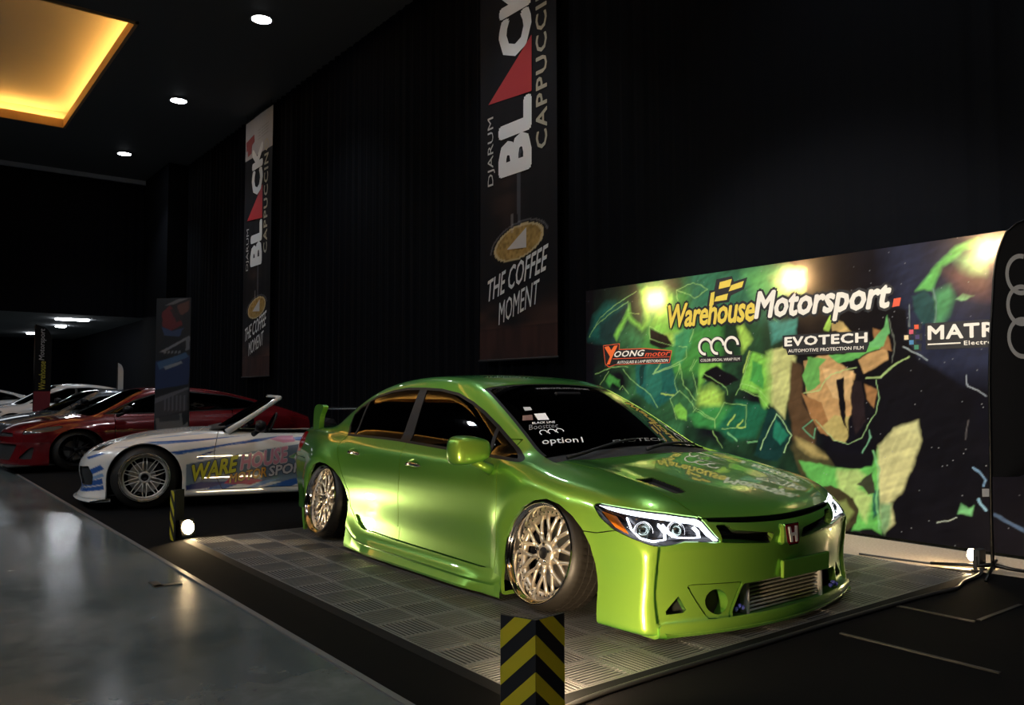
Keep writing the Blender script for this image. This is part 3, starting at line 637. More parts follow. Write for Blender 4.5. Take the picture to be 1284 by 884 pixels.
# windscreen: glass inside, black printed border, cowl strip at its foot
cowl, ws = sub(ws, lambda V: V[:, 0]-(-.165-.12*V[:, 1]**2))
glass, border = sub(ws, lambda V: sdpoly(WS, V[:, 0], V[:, 1])-.022)
wsg = B.emit('windscreen', glass, tint_glass, hero, lift=-.002, skirt=0)
B.emit('windscreen_border', border, black_gloss, hero, lift=-.003)
B.emit('cowl_panel', cowl, black_matt, hero, lift=-.012)
B.emit('rear_screen', rw, tint_glass, hero, lift=-.004)
for sg in (-1, 1):
    w = B.take(B.field(DLO, SIDE(sg), side_mask(sg, .70)))
    inner, trim_ = sub(w, lambda V: sdpoly(DLO, V[:, 0], V[:, 2])-.016)
    B.emit('window_trim', trim_, black_gloss, hero, lift=-.001)
    bp = [(-1.625, .70), (-1.485, .70), (-1.545, 1.25), (-1.63, 1.25)]
    pil, inner = sub(inner, lambda V: sdpoly(bp, V[:, 0], V[:, 2]))
    B.emit('pillar_cover', pil, black_gloss, hero, lift=-.002)
    dv = [(-.60, .70), (-.572, .70), (-.612, 1.0), (-.64, 1.0)]
    div, inner = sub(inner, lambda V: sdpoly(dv, V[:, 0], V[:, 2]))
    B.emit('window_divider', div, black_gloss, hero, lift=-.002)
    dv2 = [(-2.33, .7), (-2.305, .7), (-2.28, 1.2), (-2.305, 1.2)]
    div, inner = sub(inner, lambda V: sdpoly(dv2, V[:, 0], V[:, 2]))
    B.emit('window_divider', div, black_gloss, hero, lift=-.002)
    for a, b in ((-3, -2.31), (-2.31, -1.56), (-1.56, -.60), (-.60, 0)):
        g, inner = sub(inner, lambda V: np.minimum(V[:, 0]-a, b-V[:, 0]))
        B.emit('side_window', g, tint_glass, hero, lift=-.006, skirt=0)
# bonnet
HL = [(a, -b) for a, b in HOOD_L]+[(a, -b) for a, b in HOOD_F]+HOOD_F[::-1][1:]+[(a, b) for a, b in HOOD_L[::-1]]+[(-.045, .3), (-.035, 0), (-.045, -.3)]
hood = B.take(B.field(HL, top_pr, lambda V: (V[:, 2] > .50) & (V[:, 0] > -.3)), .006)
VENT = [(.335, .535), (.325, .395), (.50, .385), (.555, .40), (.56, .49)]
for sg in (-1,):
    vp = [(a, sg*b) for a, b in VENT]
    vent, hood = sub(hood, lambda V: sdpoly(vp, V[:, 0], V[:, 1]))
    B.emit('bonnet_vent', vent, void_black, hero, lift=-.022, skirt=-.021)
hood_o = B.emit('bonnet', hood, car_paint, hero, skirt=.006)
# headlights: openings only here, their insides are built below
lamp = {}
for sg in (-1, 1):
    lamp[sg] = B.take(B.field(HEAD, corner_pr(sg), lambda V: (sg*V[:, 1] > .3) & (V[:, 0] > .1)), .002)
# doors
for sg in (-1, 1):
    for poly in (R_DOOR, F_DOOR):
        d = B.take(B.field(poly, SIDE(sg), side_mask(sg, .1, .5)), .006)
        gv = [(-2.13, .262), (-1.52, .249), (-.47, .229), (-.45, .150), (-1.50, .163), (-2.03, .176)]
        gn, d = sub(d, lambda V: sdpoly(gv, V[:, 0], V[:, 2]), .003)
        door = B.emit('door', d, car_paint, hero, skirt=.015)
        B.emit('door_garnish', gn, car_paint, door, lift=-.016, skirt=.003)
# nose
def bump_sd(V):
    x, y, z = V.T
    return np.maximum(np.minimum(x-.22, .463+.22*np.maximum(x-.39, 0)-z), np.minimum(x-.735, .535-z))
s_ = bump_sd(B.V); bumper = B.take(s_, .005)
holes = []
_g = lambda V: np.where((V[:, 0] > .70) & (np.abs(V[:, 1]) < .50), np.minimum(np.minimum(V[:, 2]-(.502+.10*V[:, 1]**2), .55-V[:, 2]), .50-np.abs(V[:, 1])), -1)
gp, bumper = sub(bumper, _g)
B.emit('bonnet_gap', gp, void_black, hero, lift=-.03, skirt=-.03)
spl_, bumper = sub(bumper, lambda V: np.minimum(np.minimum(.082-V[:, 2], V[:, 0]-.43), .768-np.abs(V[:, 1])))
B.emit('splitter', spl_, car_paint, hero, lift=.016, skirt=.05)
SLOT_L = [(-.470, .512), (-.405, .511), (-.372, .484), (-.119, .452), (-.125, .404), (-.14, .401), (-.447, .430)]
SLOT_R = [(-a, b) for a, b in SLOT_L]
INTAKE = [(-.287, .222), (-.05, .226), (.25, .207), (.45, .192), (.60, .180), (.612, .060), (.40, .060), (0, .070), (-.385, .084)]
TRIH = [(-.728, .121), (-.645, .200), (-.607, .125)]
th = np.linspace(0, 2*np.pi, 28, endpoint=False)
DUCT = [(-.447+.063*math.cos(a), .157+.055*math.sin(a)) for a in th]
for nm, poly in (('slot', SLOT_L), ('slot', SLOT_R), ('intake', INTAKE), ('tri', TRIH), ('tri', [(-a, b) for a, b in TRIH]), ('duct', DUCT)):
    h, bumper = sub(bumper, lambda V: np.where(V[:, 0] > .4, sdpoly(poly, V[:, 1], V[:, 2]), -1))
    holes.append((nm, h))
TRAP = [(-.604, .245), (-.292, .232), (-.404, .080), (-.513, .092)]
tr, bumper = sub(bumper, lambda V: np.where(V[:, 0] > .4, sdpoly(TRAP, V[:, 1], V[:, 2]), -1), .005)
B.emit('duct_panel', tr, car_paint, hero, lift=-.006, skirt=.075)
B.emit('front_bumper', bumper, car_paint, hero, skirt=.035)
# tail
tail = B.take(np.minimum(-3.08-B.V[:, 0], .60-B.V[:, 2]), .005)
B.emit('rear_bumper', tail, car_paint, hero, skirt=.03)
boot = B.take(np.where(B.V[:, 2] > .5, np.minimum(np.minimum(-2.93-B.V[:, 0], .60-np.abs(B.V[:, 1])), .90-B.V[:, 2]), -1), .006)
B.emit('boot_lid', boot, car_paint, hero)
rl = [(-3.9, .62), (-3.9, .80), (-3.30, .80), (-3.22, .72), (-3.30, .64)]
for sg in (-1, 1):
    tl = B.take(B.field(rl, SIDE(sg), side_mask(sg, .55, .45)), .003)
    B.emit('tail_light', tl, mat('red_lens', (.25, .004, .004), .1), hero)
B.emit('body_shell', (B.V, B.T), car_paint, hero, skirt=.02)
# dark inside of the body below the windows, with open wheel wells and a hollow nose
def liner_f(x, y, z):
    f = h_lower(x, y, z)+.045
    f = np.maximum(f, z-.70); a = np.abs(y)
    for xc in (.02, -2.62):
        f = np.maximum(f, -np.maximum(np.hypot(x-xc, z-.24)-.40, .46-a))
    f = np.maximum(f, -np.maximum(np.maximum(.66-x, z-.53), .045-z))
    return f
V, Q = iso_mesh(liner_f, (-3.9, -1, -.02), (1, 1, .8), .045)
npo('inner_shell', V, Q[:, ::1], void_black, hero, smooth=False)
# ------------------------------------------------------------------ lettering
_txt = {}
def text_mesh(body, bold=0., shear=0., space=1., grow=0., res=2):
    """flat letters as (V2, faces) scaled to the unit box"""
    k = (body, bold, shear, space, grow)
    if k not in _txt:
        c = bpy.data.curves.new('lettering', 'FONT'); c.body = body; c.size = 1; c.shear = shear; c.space_character = space
        c.resolution_u = res; c.fill_mode = 'FRONT' if hasattr(c, 'fill_mode') else c.fill_mode; c.dimensions = '2D'
        o = bpy.data.objects.new('lettering', c); COL.objects.link(o)
        dg = bpy.context.evaluated_depsgraph_get(); dg.update(); me = o.evaluated_get(dg).to_mesh()
        V = np.array([v.co[:2] for v in me.vertices]); F = [tuple(p.vertices) for p in me.polygons]
        o.evaluated_get(dg).to_mesh_clear(); bpy.data.objects.remove(o); bpy.data.curves.remove(c)
        b = abs(bold)*.62; lo, hi = V.min(0)-b, V.max(0)+b; r = b+grow
        if r > 1e-4:   # heavier strokes: the letters laid over themselves in a small ring
            sh = [(0, 0)]+[(r*math.cos(a), r*math.sin(a)) for a in 2*np.pi*np.arange(8)/8]; n = len(V)
            F = [tuple(i+n*q for i in f) for q in range(len(sh)) for f in F]; V = np.concatenate([V+np.array(s_) for s_ in sh])
        _txt[k] = ((V-lo)/(hi-lo), F)
    return _txt[k]
def fan(n, d=.0014): return d*np.arange(n)/max(n, 1)     # keeps overlaid letters from lying in one plane
def map4(P00, P10, P01, P11=None):
    P00, P10, P01 = [np.array(p, float) for p in (P00, P10, P01)]
    P11 = P10+P01-P00 if P11 is None else np.array(P11, float)
    def f(V):
        u, v = V[:, :1], V[:, 1:2]; return P00*(1-u)*(1-v)+P10*u*(1-v)+P01*(1-u)*v+P11*u*v
    return f
def subdiv(V, T):
    e = np.concatenate([T[:, [0, 1]], T[:, [1, 2]], T[:, [2, 0]]]); es = np.sort(e, 1)
    u, inv = np.unique(es, axis=0, return_inverse=True); inv = inv.ravel()+len(V); n = len(T)
    a, b, c = inv[:n], inv[n:2*n], inv[2*n:]
    V = np.concatenate([V, (V[u[:, 0]]+V[u[:, 1]])/2])
    return V, np.concatenate([np.stack(q, 1) for q in ((T[:, 0], a, c), (a, T[:, 1], b), (c, b, T[:, 2]), (a, b, c))])
def poly_dist(line, u, v):
    d = np.full(u.shape, 9.)
    for a, b in zip(np.array(line[:-1], float), np.array(line[1:], float)):
        e = b-a; t = np.clip(((u-a[0])*e[0]+(v-a[1])*e[1])/(e@e), 0, 1); d = np.minimum(d, np.hypot(u-a[0]-t*e[0], v-a[1]-t*e[1]))
    return d
# ------------------------------------------------------------------ headlights
led = mat('led_white', (1, 1, 1), .4, Emission_Color=(.90, .95, 1.), Emission_Strength=3.2)
amber = mat('amber_reflector', (.62, .17, .012), .18, Coat_Weight=.5)
TOPB = [(-.318, .594), (-.186, .587), (-.008, .569), (.136, .547), (.163, .531), (.240, .437), (.212, .437), (.152, .516), (.11, .533), (-.01, .552), (-.198, .572), (-.276, .583)]
U1 = [(-.186, .552), (-.169, .506), (-.128, .471), (-.07, .460), (-.010, .463), (-.012, .50), (-.040, .532)]
U2 = [(-.020, .530), (.006, .50), (.047, .470), (.106, .463), (.152, .462), (.146, .494), (.127, .514)]
TURN = [(-.310, .571), (-.236, .556), (-.176, .474), (-.246, .504)]
def build_lamp(sg):
    V, T = subdiv(*lamp[sg]); V, T = subdiv(V, T); V = walk(h_body, V, 2)
    uv = lambda V: ((V[:, 0]-sg*V[:, 1])*.70711, V[:, 2])
    N = unit(grad(h_body, V, 2e-3))
    # housing: bowl behind the lens
    u, z = uv(V); dep = np.minimum(.055, .9*np.abs(sdpoly(HEAD, u, z)))
    hl = npo('headlight', V-N*(dep[:, None]+.003), T, lamp_black, hero)
    rest = (V, T)
    on = lambda nm, fld, mt, lift, sk: B.emit(nm, sub(rest, fld)[0], mt, hl, lift=lift, skirt=sk)
    on('daylight_strip', lambda V: sdpoly(TOPB, *uv(V)), led, -.008, .012)
    on('daylight_strip', lambda V: .0048-poly_dist(U1, *uv(V)), led, -.014, .012)
    on('daylight_strip', lambda V: .0048-poly_dist(U2, *uv(V)), led, -.014, .012)
    on('turn_signal', lambda V: sdpoly(TURN, *uv(V)), amber, -.012, .012)
    g = B.emit('lens', rest, clear_glass, hl, lift=-.002, skirt=0)
    for u0, z0 in ((-.118, .513), (.048, .513)):
        i = np.argmin(np.hypot(uv(V)[0]-u0, uv(V)[1]-z0)); c = V[i]-N[i]*.045; n = N[i]*.5+np.array([.9, .15*sg, 0]); n = n/np.linalg.norm(n)
        a = unit(np.cross(n, [0, 0, 1.])); b = np.cross(a, n)
        M = lambda p: c+p[0]*a+p[1]*b+p[2]*n
        MB().lathe([(.045, -.012), (.046, .014), (.040, .016), (.034, .004), (.031, .002)], 28, M).build('lamp_ring', chrome, hl)
        MB().lathe([(.031, .001), (.029, .012), (.022, .022), (.012, .028), (.0001, .030)], 24, M).build('projector_lens', lens_ball, hl)
lamp_black = mat('lamp_housing', (.012, .012, .013), .25)
lens_ball = mat('projector_glass', (.25, .30, .26), .05, .9)
build_lamp(-1); build_lamp(1)
# ------------------------------------------------------------------ nose inserts
for nm, h in holes:
    if nm == 'slot': B.emit('grille', h, black_matt, hero, lift=-.045, skirt=-.045)
    if nm == 'tri': B.emit('corner_vent', h, black_matt, hero, lift=-.045, skirt=-.045)
    if nm == 'duct': B.emit('brake_duct', h, void_black, hero, lift=-.075, skirt=0)
ic_m = mat('intercooler_metal', (.42, .41, .40), .5, .2)
ic = MB(); ic.box((.72, .085, .135), (.05, .62, .17)); ico = ic.build('intercooler', void_black, hero)
for k in range(8):
    z = .074+.0185*k
    MB().box((.752, .085, z), (.022, .60, .0095), bev=.002).build('cooling_bar', ic_m, ico)
for y in (-.222, .395): MB().box((.755, y, .138), (.05, .022, .165), bev=.006).build('end_tank', ic_m, ico)
bulbs = mat('blue_bulbs', (.05, .06, .3), .2)
for y in (-.30, .50):
    for k in range(3): MB().lathe([(.0001, .0), (.011, .004), (.012, .018), (.0001, .024)], 10, lambda p: np.array([.77+p[2], y+p[0]+.025*(k-1), .105+p[1]+.012*(k % 2)])).build('pod_light', bulbs, hero)
def lip():
    V = []; ys = np.linspace(-.752, .752, 41)
    for y in ys:
        xf = float(h_F(.06))-.27*y*y-.022*(1-float(sstep(.72, .772, abs(y))))
        V += [(xf-.09, y, .026), (xf+.030, y, .028), (xf+.036, y, .040), (xf+.030, y, .050), (xf-.01, y, .066), (xf-.09, y, .066)]
    n = 6; F = np.array([(n*i+k, n*i+(k+1) % n, n*i+n+(k+1) % n, n*i+n+k) for i in range(40) for k in range(n)])
    o = npo('splitter_lip', V, F, car_paint, hero); o.modifiers.new('e', 'EDGE_SPLIT').split_angle = math.radians(30)
lip()
# plate plinth
pl = MB(); pl.box((.838, .162, .262), (.02, .40, .088), R=Rz(.0)@Ry(.03), bev=.004); plo = pl.build('plate_plinth', car_paint, hero); plo.rotation_euler = (0, 0, 0)
# emblem: red shield with a chrome letter
def emblem():
    sh = [(-.052, .046), (.052, .046), (.045, -.034), (.034, -.047), (-.034, -.047), (-.045, -.034)]
    Mx = lambda p: np.array([.872+p[2]-.10*(p[1]), p[0], .437+p[1]])
    e = MB().prism([(a*1.10, b*1.10) for a, b in sh], -.02, .004, Mx).build('emblem', chrome, hero)
    MB().prism(sh, .002, .006, Mx).build('emblem_field', mat('emblem_red', (.10, .004, .008), .2), e)
    H_ = [(-.036, .036), (-.022, .036), (-.015, .006), (.015, .006), (.022, .036), (.036, .036), (.027, -.037), (.014, -.037), (.012, -.008), (-.012, -.008), (-.014, -.037), (-.027, -.037)]
    V = [Mx(np.array([a, b, c])) for c in (.006, .011) for a, b in H_]; n = len(H_)
    bm = bmesh.new(); vs_ = [bm.verts.new(v) for v in V]
    for q in ((0, 1, 2, 9, 10, 11), (2, 3, 8, 9), (3, 4, 5, 6, 7, 8)): bm.faces.new([vs_[n+i] for i in q][::-1])
    for i in range(n): bm.faces.new([vs_[i], vs_[(i+1) % n], vs_[n+(i+1) % n], vs_[n+i]])
    me = bpy.data.meshes.new('emblem_letter'); bm.normal_update(); bm.to_mesh(me); bm.free(); link('emblem_letter', me, mat('emblem_silver', (.62, .60, .56), .3, .3), e)
emblem()
MB().box((.846, 0, .437), (.05, .15, .10), bev=.012).build('emblem_mount', car_paint, hero)
# ------------------------------------------------------------------ side skirts
def skirt(sg):
    xs = np.concatenate([np.linspace(-2.235, -2.0, 14), np.linspace(-1.95, -.55, 30), np.linspace(-.5, -.335, 8)])
    ztop = lin([-2.235, -2.20, -2.10, -2.0, -1.9, -.55, -.42, -.335], [.34, .31, .215, .178, .165, .150, .165, .235])(xs)
    fl = lin([-2.235, -2.05, -1.85, -.7, -.5, -.335], [.35, .6, 1, 1, .45, .35])(xs)
    zs = np.array([1., .80, .62, .50, .44, .36, .10, .0, .0]); ofs = np.array([.003, .006, .028, .040, .036, .022, .050, .048, -.04])
    V = []
    for x, zt, q in zip(xs, ztop, fl):
        z = .022+(zt-.022)*zs
        ref = h_P(x)+h_S(np.minimum(z, .3)); V.append(np.stack([np.full(9, x), sg*(ref+ofs*q+.003), z], 1))
    V = np.concatenate(V); n = 9; m = len(xs)
    F = np.array([(i*n+k, (i+1)*n+k, (i+1)*n+k+1, i*n+k+1) for i in range(m-1) for k in range(n-1)])
    if sg > 0: F = F[:, ::-1]
    o = npo('side_skirt', V, F, car_paint, hero)
    e = o.modifiers.new('edge', 'EDGE_SPLIT'); e.split_angle = math.radians(35)
skirt(-1); skirt(1)
# ------------------------------------------------------------------ mirrors, handles, wiper, wing
def mirror_part(sg):
    bm = bmesh.new(); bmesh.ops.create_cube(bm, size=1)
    bmesh.ops.subdivide_edges(bm, edges=bm.edges[:], cuts=3, use_grid_fill=True)
    for v in bm.verts:
        p = np.array(v.co)*2; r = np.linalg.norm(p); k = np.abs(p).max(); q = p*(.62*k/np.max([np.linalg.norm(p), 1e-6])*1.25+.38)
        x, y, z = q
        x = x*.075 if x > 0 else x*.045
        y = y*.122; z = z*.072*(1-.18*(y/.122)*sg*-1)
        v.co = (x-.05*abs(y)*.4+.0, y, z-.004*x)
    me = bpy.data.meshes.new('mirror'); bm.to_mesh(me); bm.free(); me.polygons.foreach_set('use_smooth', np.ones(len(me.polygons), bool))
    o = link('mirror', me, car_paint, hero); o.location = (-.515, sg*.965, .808)
    sb = o.modifiers.new('s', 'SUBSURF'); sb.levels = sb.render_levels = 2
    MB().tube([(.005, -sg*.03, -.06), (.02, -sg*.075, -.085), (.03, -sg*.13, -.112)], [.030, .026, .034], 12).build('mirror_stem', car_paint, o)
    MB().prism([(-.10, -.048), (.10, -.055), (.10, .05), (-.10, .055)], -.002, .002, lambda p: np.array([-.052-p[2]-.02*abs(p[0]), p[0], p[1]])).build('mirror_glass', chrome, o)
mirror_part(-1)
def handle(sg, x, z):
    y = float(h_P(x)+h_S(z))
    pts = [(x-.085+.17*t, sg*(y-.002+.024*math.sin(math.pi*t)**.6), z+.010*math.sin(math.pi*t)-.004) for t in np.linspace(0, 1, 9)]
    MB().tube(pts, [.008, .012, .013, .013, .013, .013, .013, .012, .008], 10).build('door_handle', chrome, hero)
    b = MB().lathe([(.0001, -.004), (.045, -.002), (.062, .001)], 20, lambda p: np.array([x+p[0]*1.25, sg*(y+p[2]+.001), z+p[1]*.62-.004])); b.build('handle_cup', car_paint, hero)
for sg in (-1, 1): handle(sg, -2.17, .692); handle(sg, -1.31, .667)
def on_glass(x, y, up=0):
    P = np.array([[x, y, 1.0]])
    zz = np.linspace(.6, 1.3, 800); f = h_body(np.full(800, x), np.full(800, y), zz); P[0, 2] = zz[np.argmax(f > 0)]
    P = walk(h_body, P, 3); return P[0]+unit(grad(h_body, P))[0]*up
for (x0, y0), (x1, y1) in (((-.10, -.60), (-.20, .02)), ((-.085, .0), (-.20, .55))):
    MB().tube([on_glass(x0+(x1-x0)*t, y0+(y1-y0)*t, .012+.012*math.sin(3.1*t)) for t in np.linspace(0, 1, 9)], [.012, .011, .010, .009, .008, .008, .007, .007, .006], 8).build('wiper', black_matt, hero)
# tail wing: dark blade between green end plates
wing_black = mat('carbon_wing', (.010, .010, .011), .25)
bl = [(-3.26, .985), (-3.20, 1.004), (-3.10, 1.008), (-3.05, .998), (-3.10, .992), (-3.20, .985)]
wg = MB().prism(bl, -.66, .66, lambda p: np.array([p[0], p[2], p[1]])).build('tail_wing', wing_black, hero)
for sg in (-1, 1):
    ep = rpoly([(-3.20, .80), (-3.12, .80), (-3.085, .93), (-3.02, 1.012), (-3.12, 1.030), (-3.19, 1.0), (-3.21, .9)], 4)
    MB().prism(ep, sg*.655-.022, sg*.655+.022, lambda p: np.array([p[0], p[2], p[1]])).build('wing_end_plate', car_paint, wg)
# small rear spat behind the wheel
for sg in (-1, 1):
    MB().prism([(-3.02, .20), (-3.035, .035), (-3.06, .03), (-3.09, .20)], sg*.81-.012, sg*.81+.012, lambda p: np.array([p[0], p[2], p[1]])).build('rear_spat', car_paint, hero)
# ------------------------------------------------------------------ wheels
def wheel(parent, c, sg, cam_, R=.257, wide=.235, name='wheel', style='mesh', face=None, lipm=None, tyre_r=.028, toe=0., flat=True, holder=None):
    """local z points outward through the hub, z=0 is the outer lip"""
    face = face or alloy; lipm = lipm or chrome
    n = np.array([math.sin(toe)*sg*-1, sg*math.cos(cam_), math.sin(cam_)]); n = n/np.linalg.norm(n)
    up = np.array([0, -sg*math.sin(cam_), math.cos(cam_)]); up = unit(up-n*(up@n)); xx = np.cross(up, n)
    Rm = np.stack([xx, up, n], 1)
    w = bpy.data.objects.new(name, None); COL.objects.link(w); w.parent = parent; w.empty_display_size = .1
    w.matrix_local = Matrix(np.block([[Rm, np.array(c)[:, None]], [np.zeros((1, 3)), np.ones((1, 1))]]).tolist())
    k = R/.257
    # tyre with tread grooves
    t_ = tyre_r; D = wide
    prof = [(R-.012, -.012, 0), (R-.004, -.008, 0), (R+.004, -.012, 0), (R+t_*.55, -.028, 0), (R+t_*.88, -.046, 0), (R+t_, -.058, 1), (R+t_, -.082, 1), (R+t_-.006, -.083, 0), (R+t_-.006, -.092, 0),
            (R+t_+.001, -.093, 1), (R+t_+.001, -.125, 1), (R+t_-.006, -.126, 0), (R+t_-.006, -.136, 0), (R+t_+.001, -.137, 1), (R+t_+.001, -.170, 1), (R+t_-.006, -.171, 0), (R+t_-.006, -.180, 0), (R+t_, -.181, 1), (R+t_-.002, -D+.018, 1), (R+t_*.5, -D, 0), (R-.01, -D-.004, 0)]
    ns = 200; A = 2*np.pi*np.arange(ns)/ns
    rr = np.array([[p[0]-(.004 if (p[2] and i % 4 == 0) else 0) for p in prof] for i in range(ns)]); zz = np.array([p[1] for p in prof])
    V = np.stack([rr*np.cos(A)[:, None], rr*np.sin(A)[:, None], np.broadcast_to(zz, rr.shape)], -1).reshape(-1, 3); m = len(prof)
    if flat:
        Wd = V@Rm.T+np.array(c); Wd[:, 2] = np.maximum(Wd[:, 2], .0015); V = (Wd-np.array(c))@Rm
    F = np.array([(i*m+q, i*m+q+1, ((i+1) % ns)*m+q+1, ((i+1) % ns)*m+q) for i in range(ns) for q in range(m-1)])
    ty = npo('tyre', V, F, rubber, w, smooth=True)
    e = ty.modifiers.new('e', 'EDGE_SPLIT'); e.split_angle = math.radians(40)
    rim = [(.236, -.235), (.232, -.20), (.212, -.185), (.212, -.10), (.222, -.088), (.226, -.060), (.232, -.040), (.236, -.018), (.244, -.010), (.250, -.006), (.252, .002), (.257, .003), (.259, -.004), (.252, -.014)]
    ro = MB().lathe([(a*k, b) for a, b in rim], 96).build('rim', lipm, w); e = ro.modifiers.new('e', 'EDGE_SPLIT'); e.split_angle = math.radians(50)
    f = MB(); zc = -.055
    if style == 'mesh':
        f.lathe([(.058*k, -.10), (.066*k, zc-.01), (.060*k, zc+.004), (.045*k, zc+.010), (.030*k, zc+.012), (.0001, zc+.011)], 40)
        f.lathe([(.226*k, -.092), (.222*k, -.072), (.200*k, -.070), (.192*k, -.078), (.190*k, -.10)], 80)
        nsp = 10
        for i in range(nsp):
            a0 = 2*math.pi*(i+.5)/nsp
            def pt(r, a, z): return (r*k*math.cos(a), r*k*math.sin(a), z)
            f.tube([pt(.050, a0, zc-.014), pt(.085, a0, zc-.012), pt(.112, a0, zc-.012)], [.015*k, .0135*k, .0125*k], 8)
            for s_ in (-1, 1):
                da = s_*math.radians(11.5)
                f.tube([pt(.100, a0, zc-.014), pt(.125, a0+da*.35, zc-.013), (pt(.165, a0+da*.8, zc-.014)), pt(.203, a0+da, zc-.018)], [.011*k, .0105*k, .010*k, .012*k], 8)
        fo = f.build('spokes', face, w)
        b = MB()
        for i in range(40):
            a = 2*math.pi*i/40; x, y = .212*k*math.cos(a), .212*k*math.sin(a)
            b.lathe([(.0055*k, -.074), (.0055*k, -.064), (.0001, -.063)], 6, lambda p: np.array([x+p[0], y+p[1], p[2]]), smooth=False)
        bo = b.build('rim_bolts', chrome, w); bo['kind'] = 'stuff'
        for i in range(5):
            a = 2*math.pi*(i+.25)/5
            MB().lathe([(.010*k, zc-.005), (.010*k, zc+.020), (.007*k, zc+.024), (.0001, zc+.024)], 8, lambda p: np.array([.046*k*math.cos(a)+p[0], .046*k*math.sin(a)+p[1], p[2]])).build('lug_nut', chrome, w)
        MB().lathe([(.030*k, zc+.008), (.030*k, zc+.016), (.027*k, zc+.018), (.0001, zc+.018)], 24).build('center_cap', black_gloss, w)
    elif style == 'cross':
        f.lathe([(.050*k, -.10), (.062*k, zc-.01), (.058*k, zc+.002), (.040*k, zc+.006), (.036*k, zc-.01)], 40)
        f.lathe([(.222*k, -.092), (.218*k, -.070), (.206*k, -.070), (.204*k, -.10)], 80)
        for i in range(10):
            a0 = 2*math.pi*i/10
            for s_ in (-1, 1):
                q = s_*math.radians(14)
                f.tube([(.054*k*math.cos(a0), .054*k*math.sin(a0), zc-.008), (.13*k*math.cos(a0+q*.62), .13*k*math.sin(a0+q*.62), zc-.012), (.212*k*math.cos(a0+q), .212*k*math.sin(a0+q), zc-.022)], [.0072*k, .0055*k, .0055*k], 6)
        f.build('spokes', face, w)
        MB().lathe([(.038*k, zc-.012), (.036*k, zc+.012), (.026*k, zc+.018), (.022*k, zc+.004), (.0001, zc+.002)], 24).build('center_cap', black_gloss, w)
    else:
        f.lathe([(.040*k, -.09), (.052*k, zc), (.0001, zc+.004)], 32)
        for i in range(5):
            a0 = 2*math.pi*(i+.3)/5
            for s_ in (-1, 1):
                q = s_*.16
                f.tube([(.04*k*math.cos(a0), .04*k*math.sin(a0), zc-.004), (.14*k*math.cos(a0+q*.7), .14*k*math.sin(a0+q*.7), zc-.01), (.222*k*math.cos(a0+q), .222*k*math.sin(a0+q), zc-.012)], [.016*k, .014*k, .014*k], 6)
        f.build('spokes', face, w)
    MB().lathe([(.0001, -.135), (.150*k, -.135), (.168*k, -.13), (.168*k, -.15), (.0001, -.152)], 48).build('brake_disc', steel, w)
    MB().lathe([(.175*k, -.10), (.175*k, -.165), (.110*k, -.165), (.110*k, -.10), (.175*k, -.10)], 10, arc=1.0, M=lambda p: Rz(2.3 if sg < 0 else -.2)@p).build('brake_caliper', black_gloss, w)
    return w
for sg in (-1, 1):
    wheel(hero, (XF, sg*.862, WZF), sg, .197, toe=0)
    wheel(hero, (XR, sg*.843, WZR), sg, .16)
# ------------------------------------------------------------------ cabin
trim_dark = mat('cabin_fabric', (.008, .008, .009), .9, Specular_IOR_Level=.1)
def seat(x, y, w=.50):
    s_ = MB(); s_.box((x, y, .42), (.50, w, .16), bev=.05); s_.box((x-.27, y, .70), (.14, w, .58), R=Ry(-.25), bev=.05); s_.box((x-.36, y, 1.03), (.09, .26, .16), R=Ry(-.2), bev=.035)
    s_.build('seat', trim_dark, hero)
seat(-1.0, -.36); seat(-1.0, .36); seat(-1.95, 0, 1.2)
MB().prism([(-.62, .62), (-.62, .78), (-.50, .83), (-.20, .76), (-.20, .62)], -.66, .66, lambda p: np.array([p[0], p[2], p[1]])).build('dashboard', trim_dark, hero)
MB().lathe([(.175+.014*math.cos(a), .014*math.sin(a)) for a in np.linspace(0, 2*math.pi, 9)], 32, lambda p: np.array([-.66, -.36, .80])+Ry(1.15)@p).build('steering_wheel', black_matt, hero)
MB().box((-.78, 0, 1.10), (.03, .22, .06), bev=.01).build('rear_view_mirror', black_gloss, hero)
# ------------------------------------------------------------------ stickers on the windscreen
white_print = mat('white_print', (.75, .75, .75), .5); grey_print = mat('grey_print', (.13, .13, .13), .5); tan_print = mat('brown_print', (.16, .08, .06), .5)
def glass_decal(name, VF, corners, m, up=.003):
    V2, F = VF; P = map4(*corners)(V2); P = walk(h_body, P, 3); P = P+unit(grad(h_body, P))*(up+fan(len(P)))[:, None]
    return npo(name, P, F if isinstance(F, np.ndarray) else [tuple(f) for f in F], m, wsg, smooth=False)
def quadgrid(n=5):
    u, v = np.meshgrid(np.linspace(0, 1, n), np.linspace(0, 1, n)); V = np.stack([u.ravel(), v.ravel()], 1)
    return V, np.array([(j*n+i, j*n+i+1, (j+1)*n+i+1, (j+1)*n+i) for j in range(n-1) for i in range(n-1)])
def arcs(n, gap_deg, th, ov=.62, start=-40):
    """row of open rings"""
    V = []; F = []
    for k in range(n):
        a = np.radians(np.linspace(start, start+360-gap_deg, 30)); cx = .5+k*ov; o = len(V)
        for q in a: V += [(cx+.5*math.cos(q), .5+.5*math.sin(q)), (cx+(.5-th)*math.cos(q), .5+(.5-th)*math.sin(q))]
        F += [(o+2*i, o+2*i+2, o+2*i+3, o+2*i+1) for i in range(29)]
    V = np.array(V); return (V-V.min(0))/(V.max(0)-V.min(0)), F
glass_decal('sticker_lettering', text_mesh('option1', .01), [(-.304, -.604, .821), (-.228, -.361, .829), (-.362, -.567, .862)], white_print)
glass_decal('sticker_rings', arcs(3, 110, .13, 1.0, -20), [(-.389, -.552, .88), (-.353, -.398, .89), (-.429, -.535, .908)], white_print)
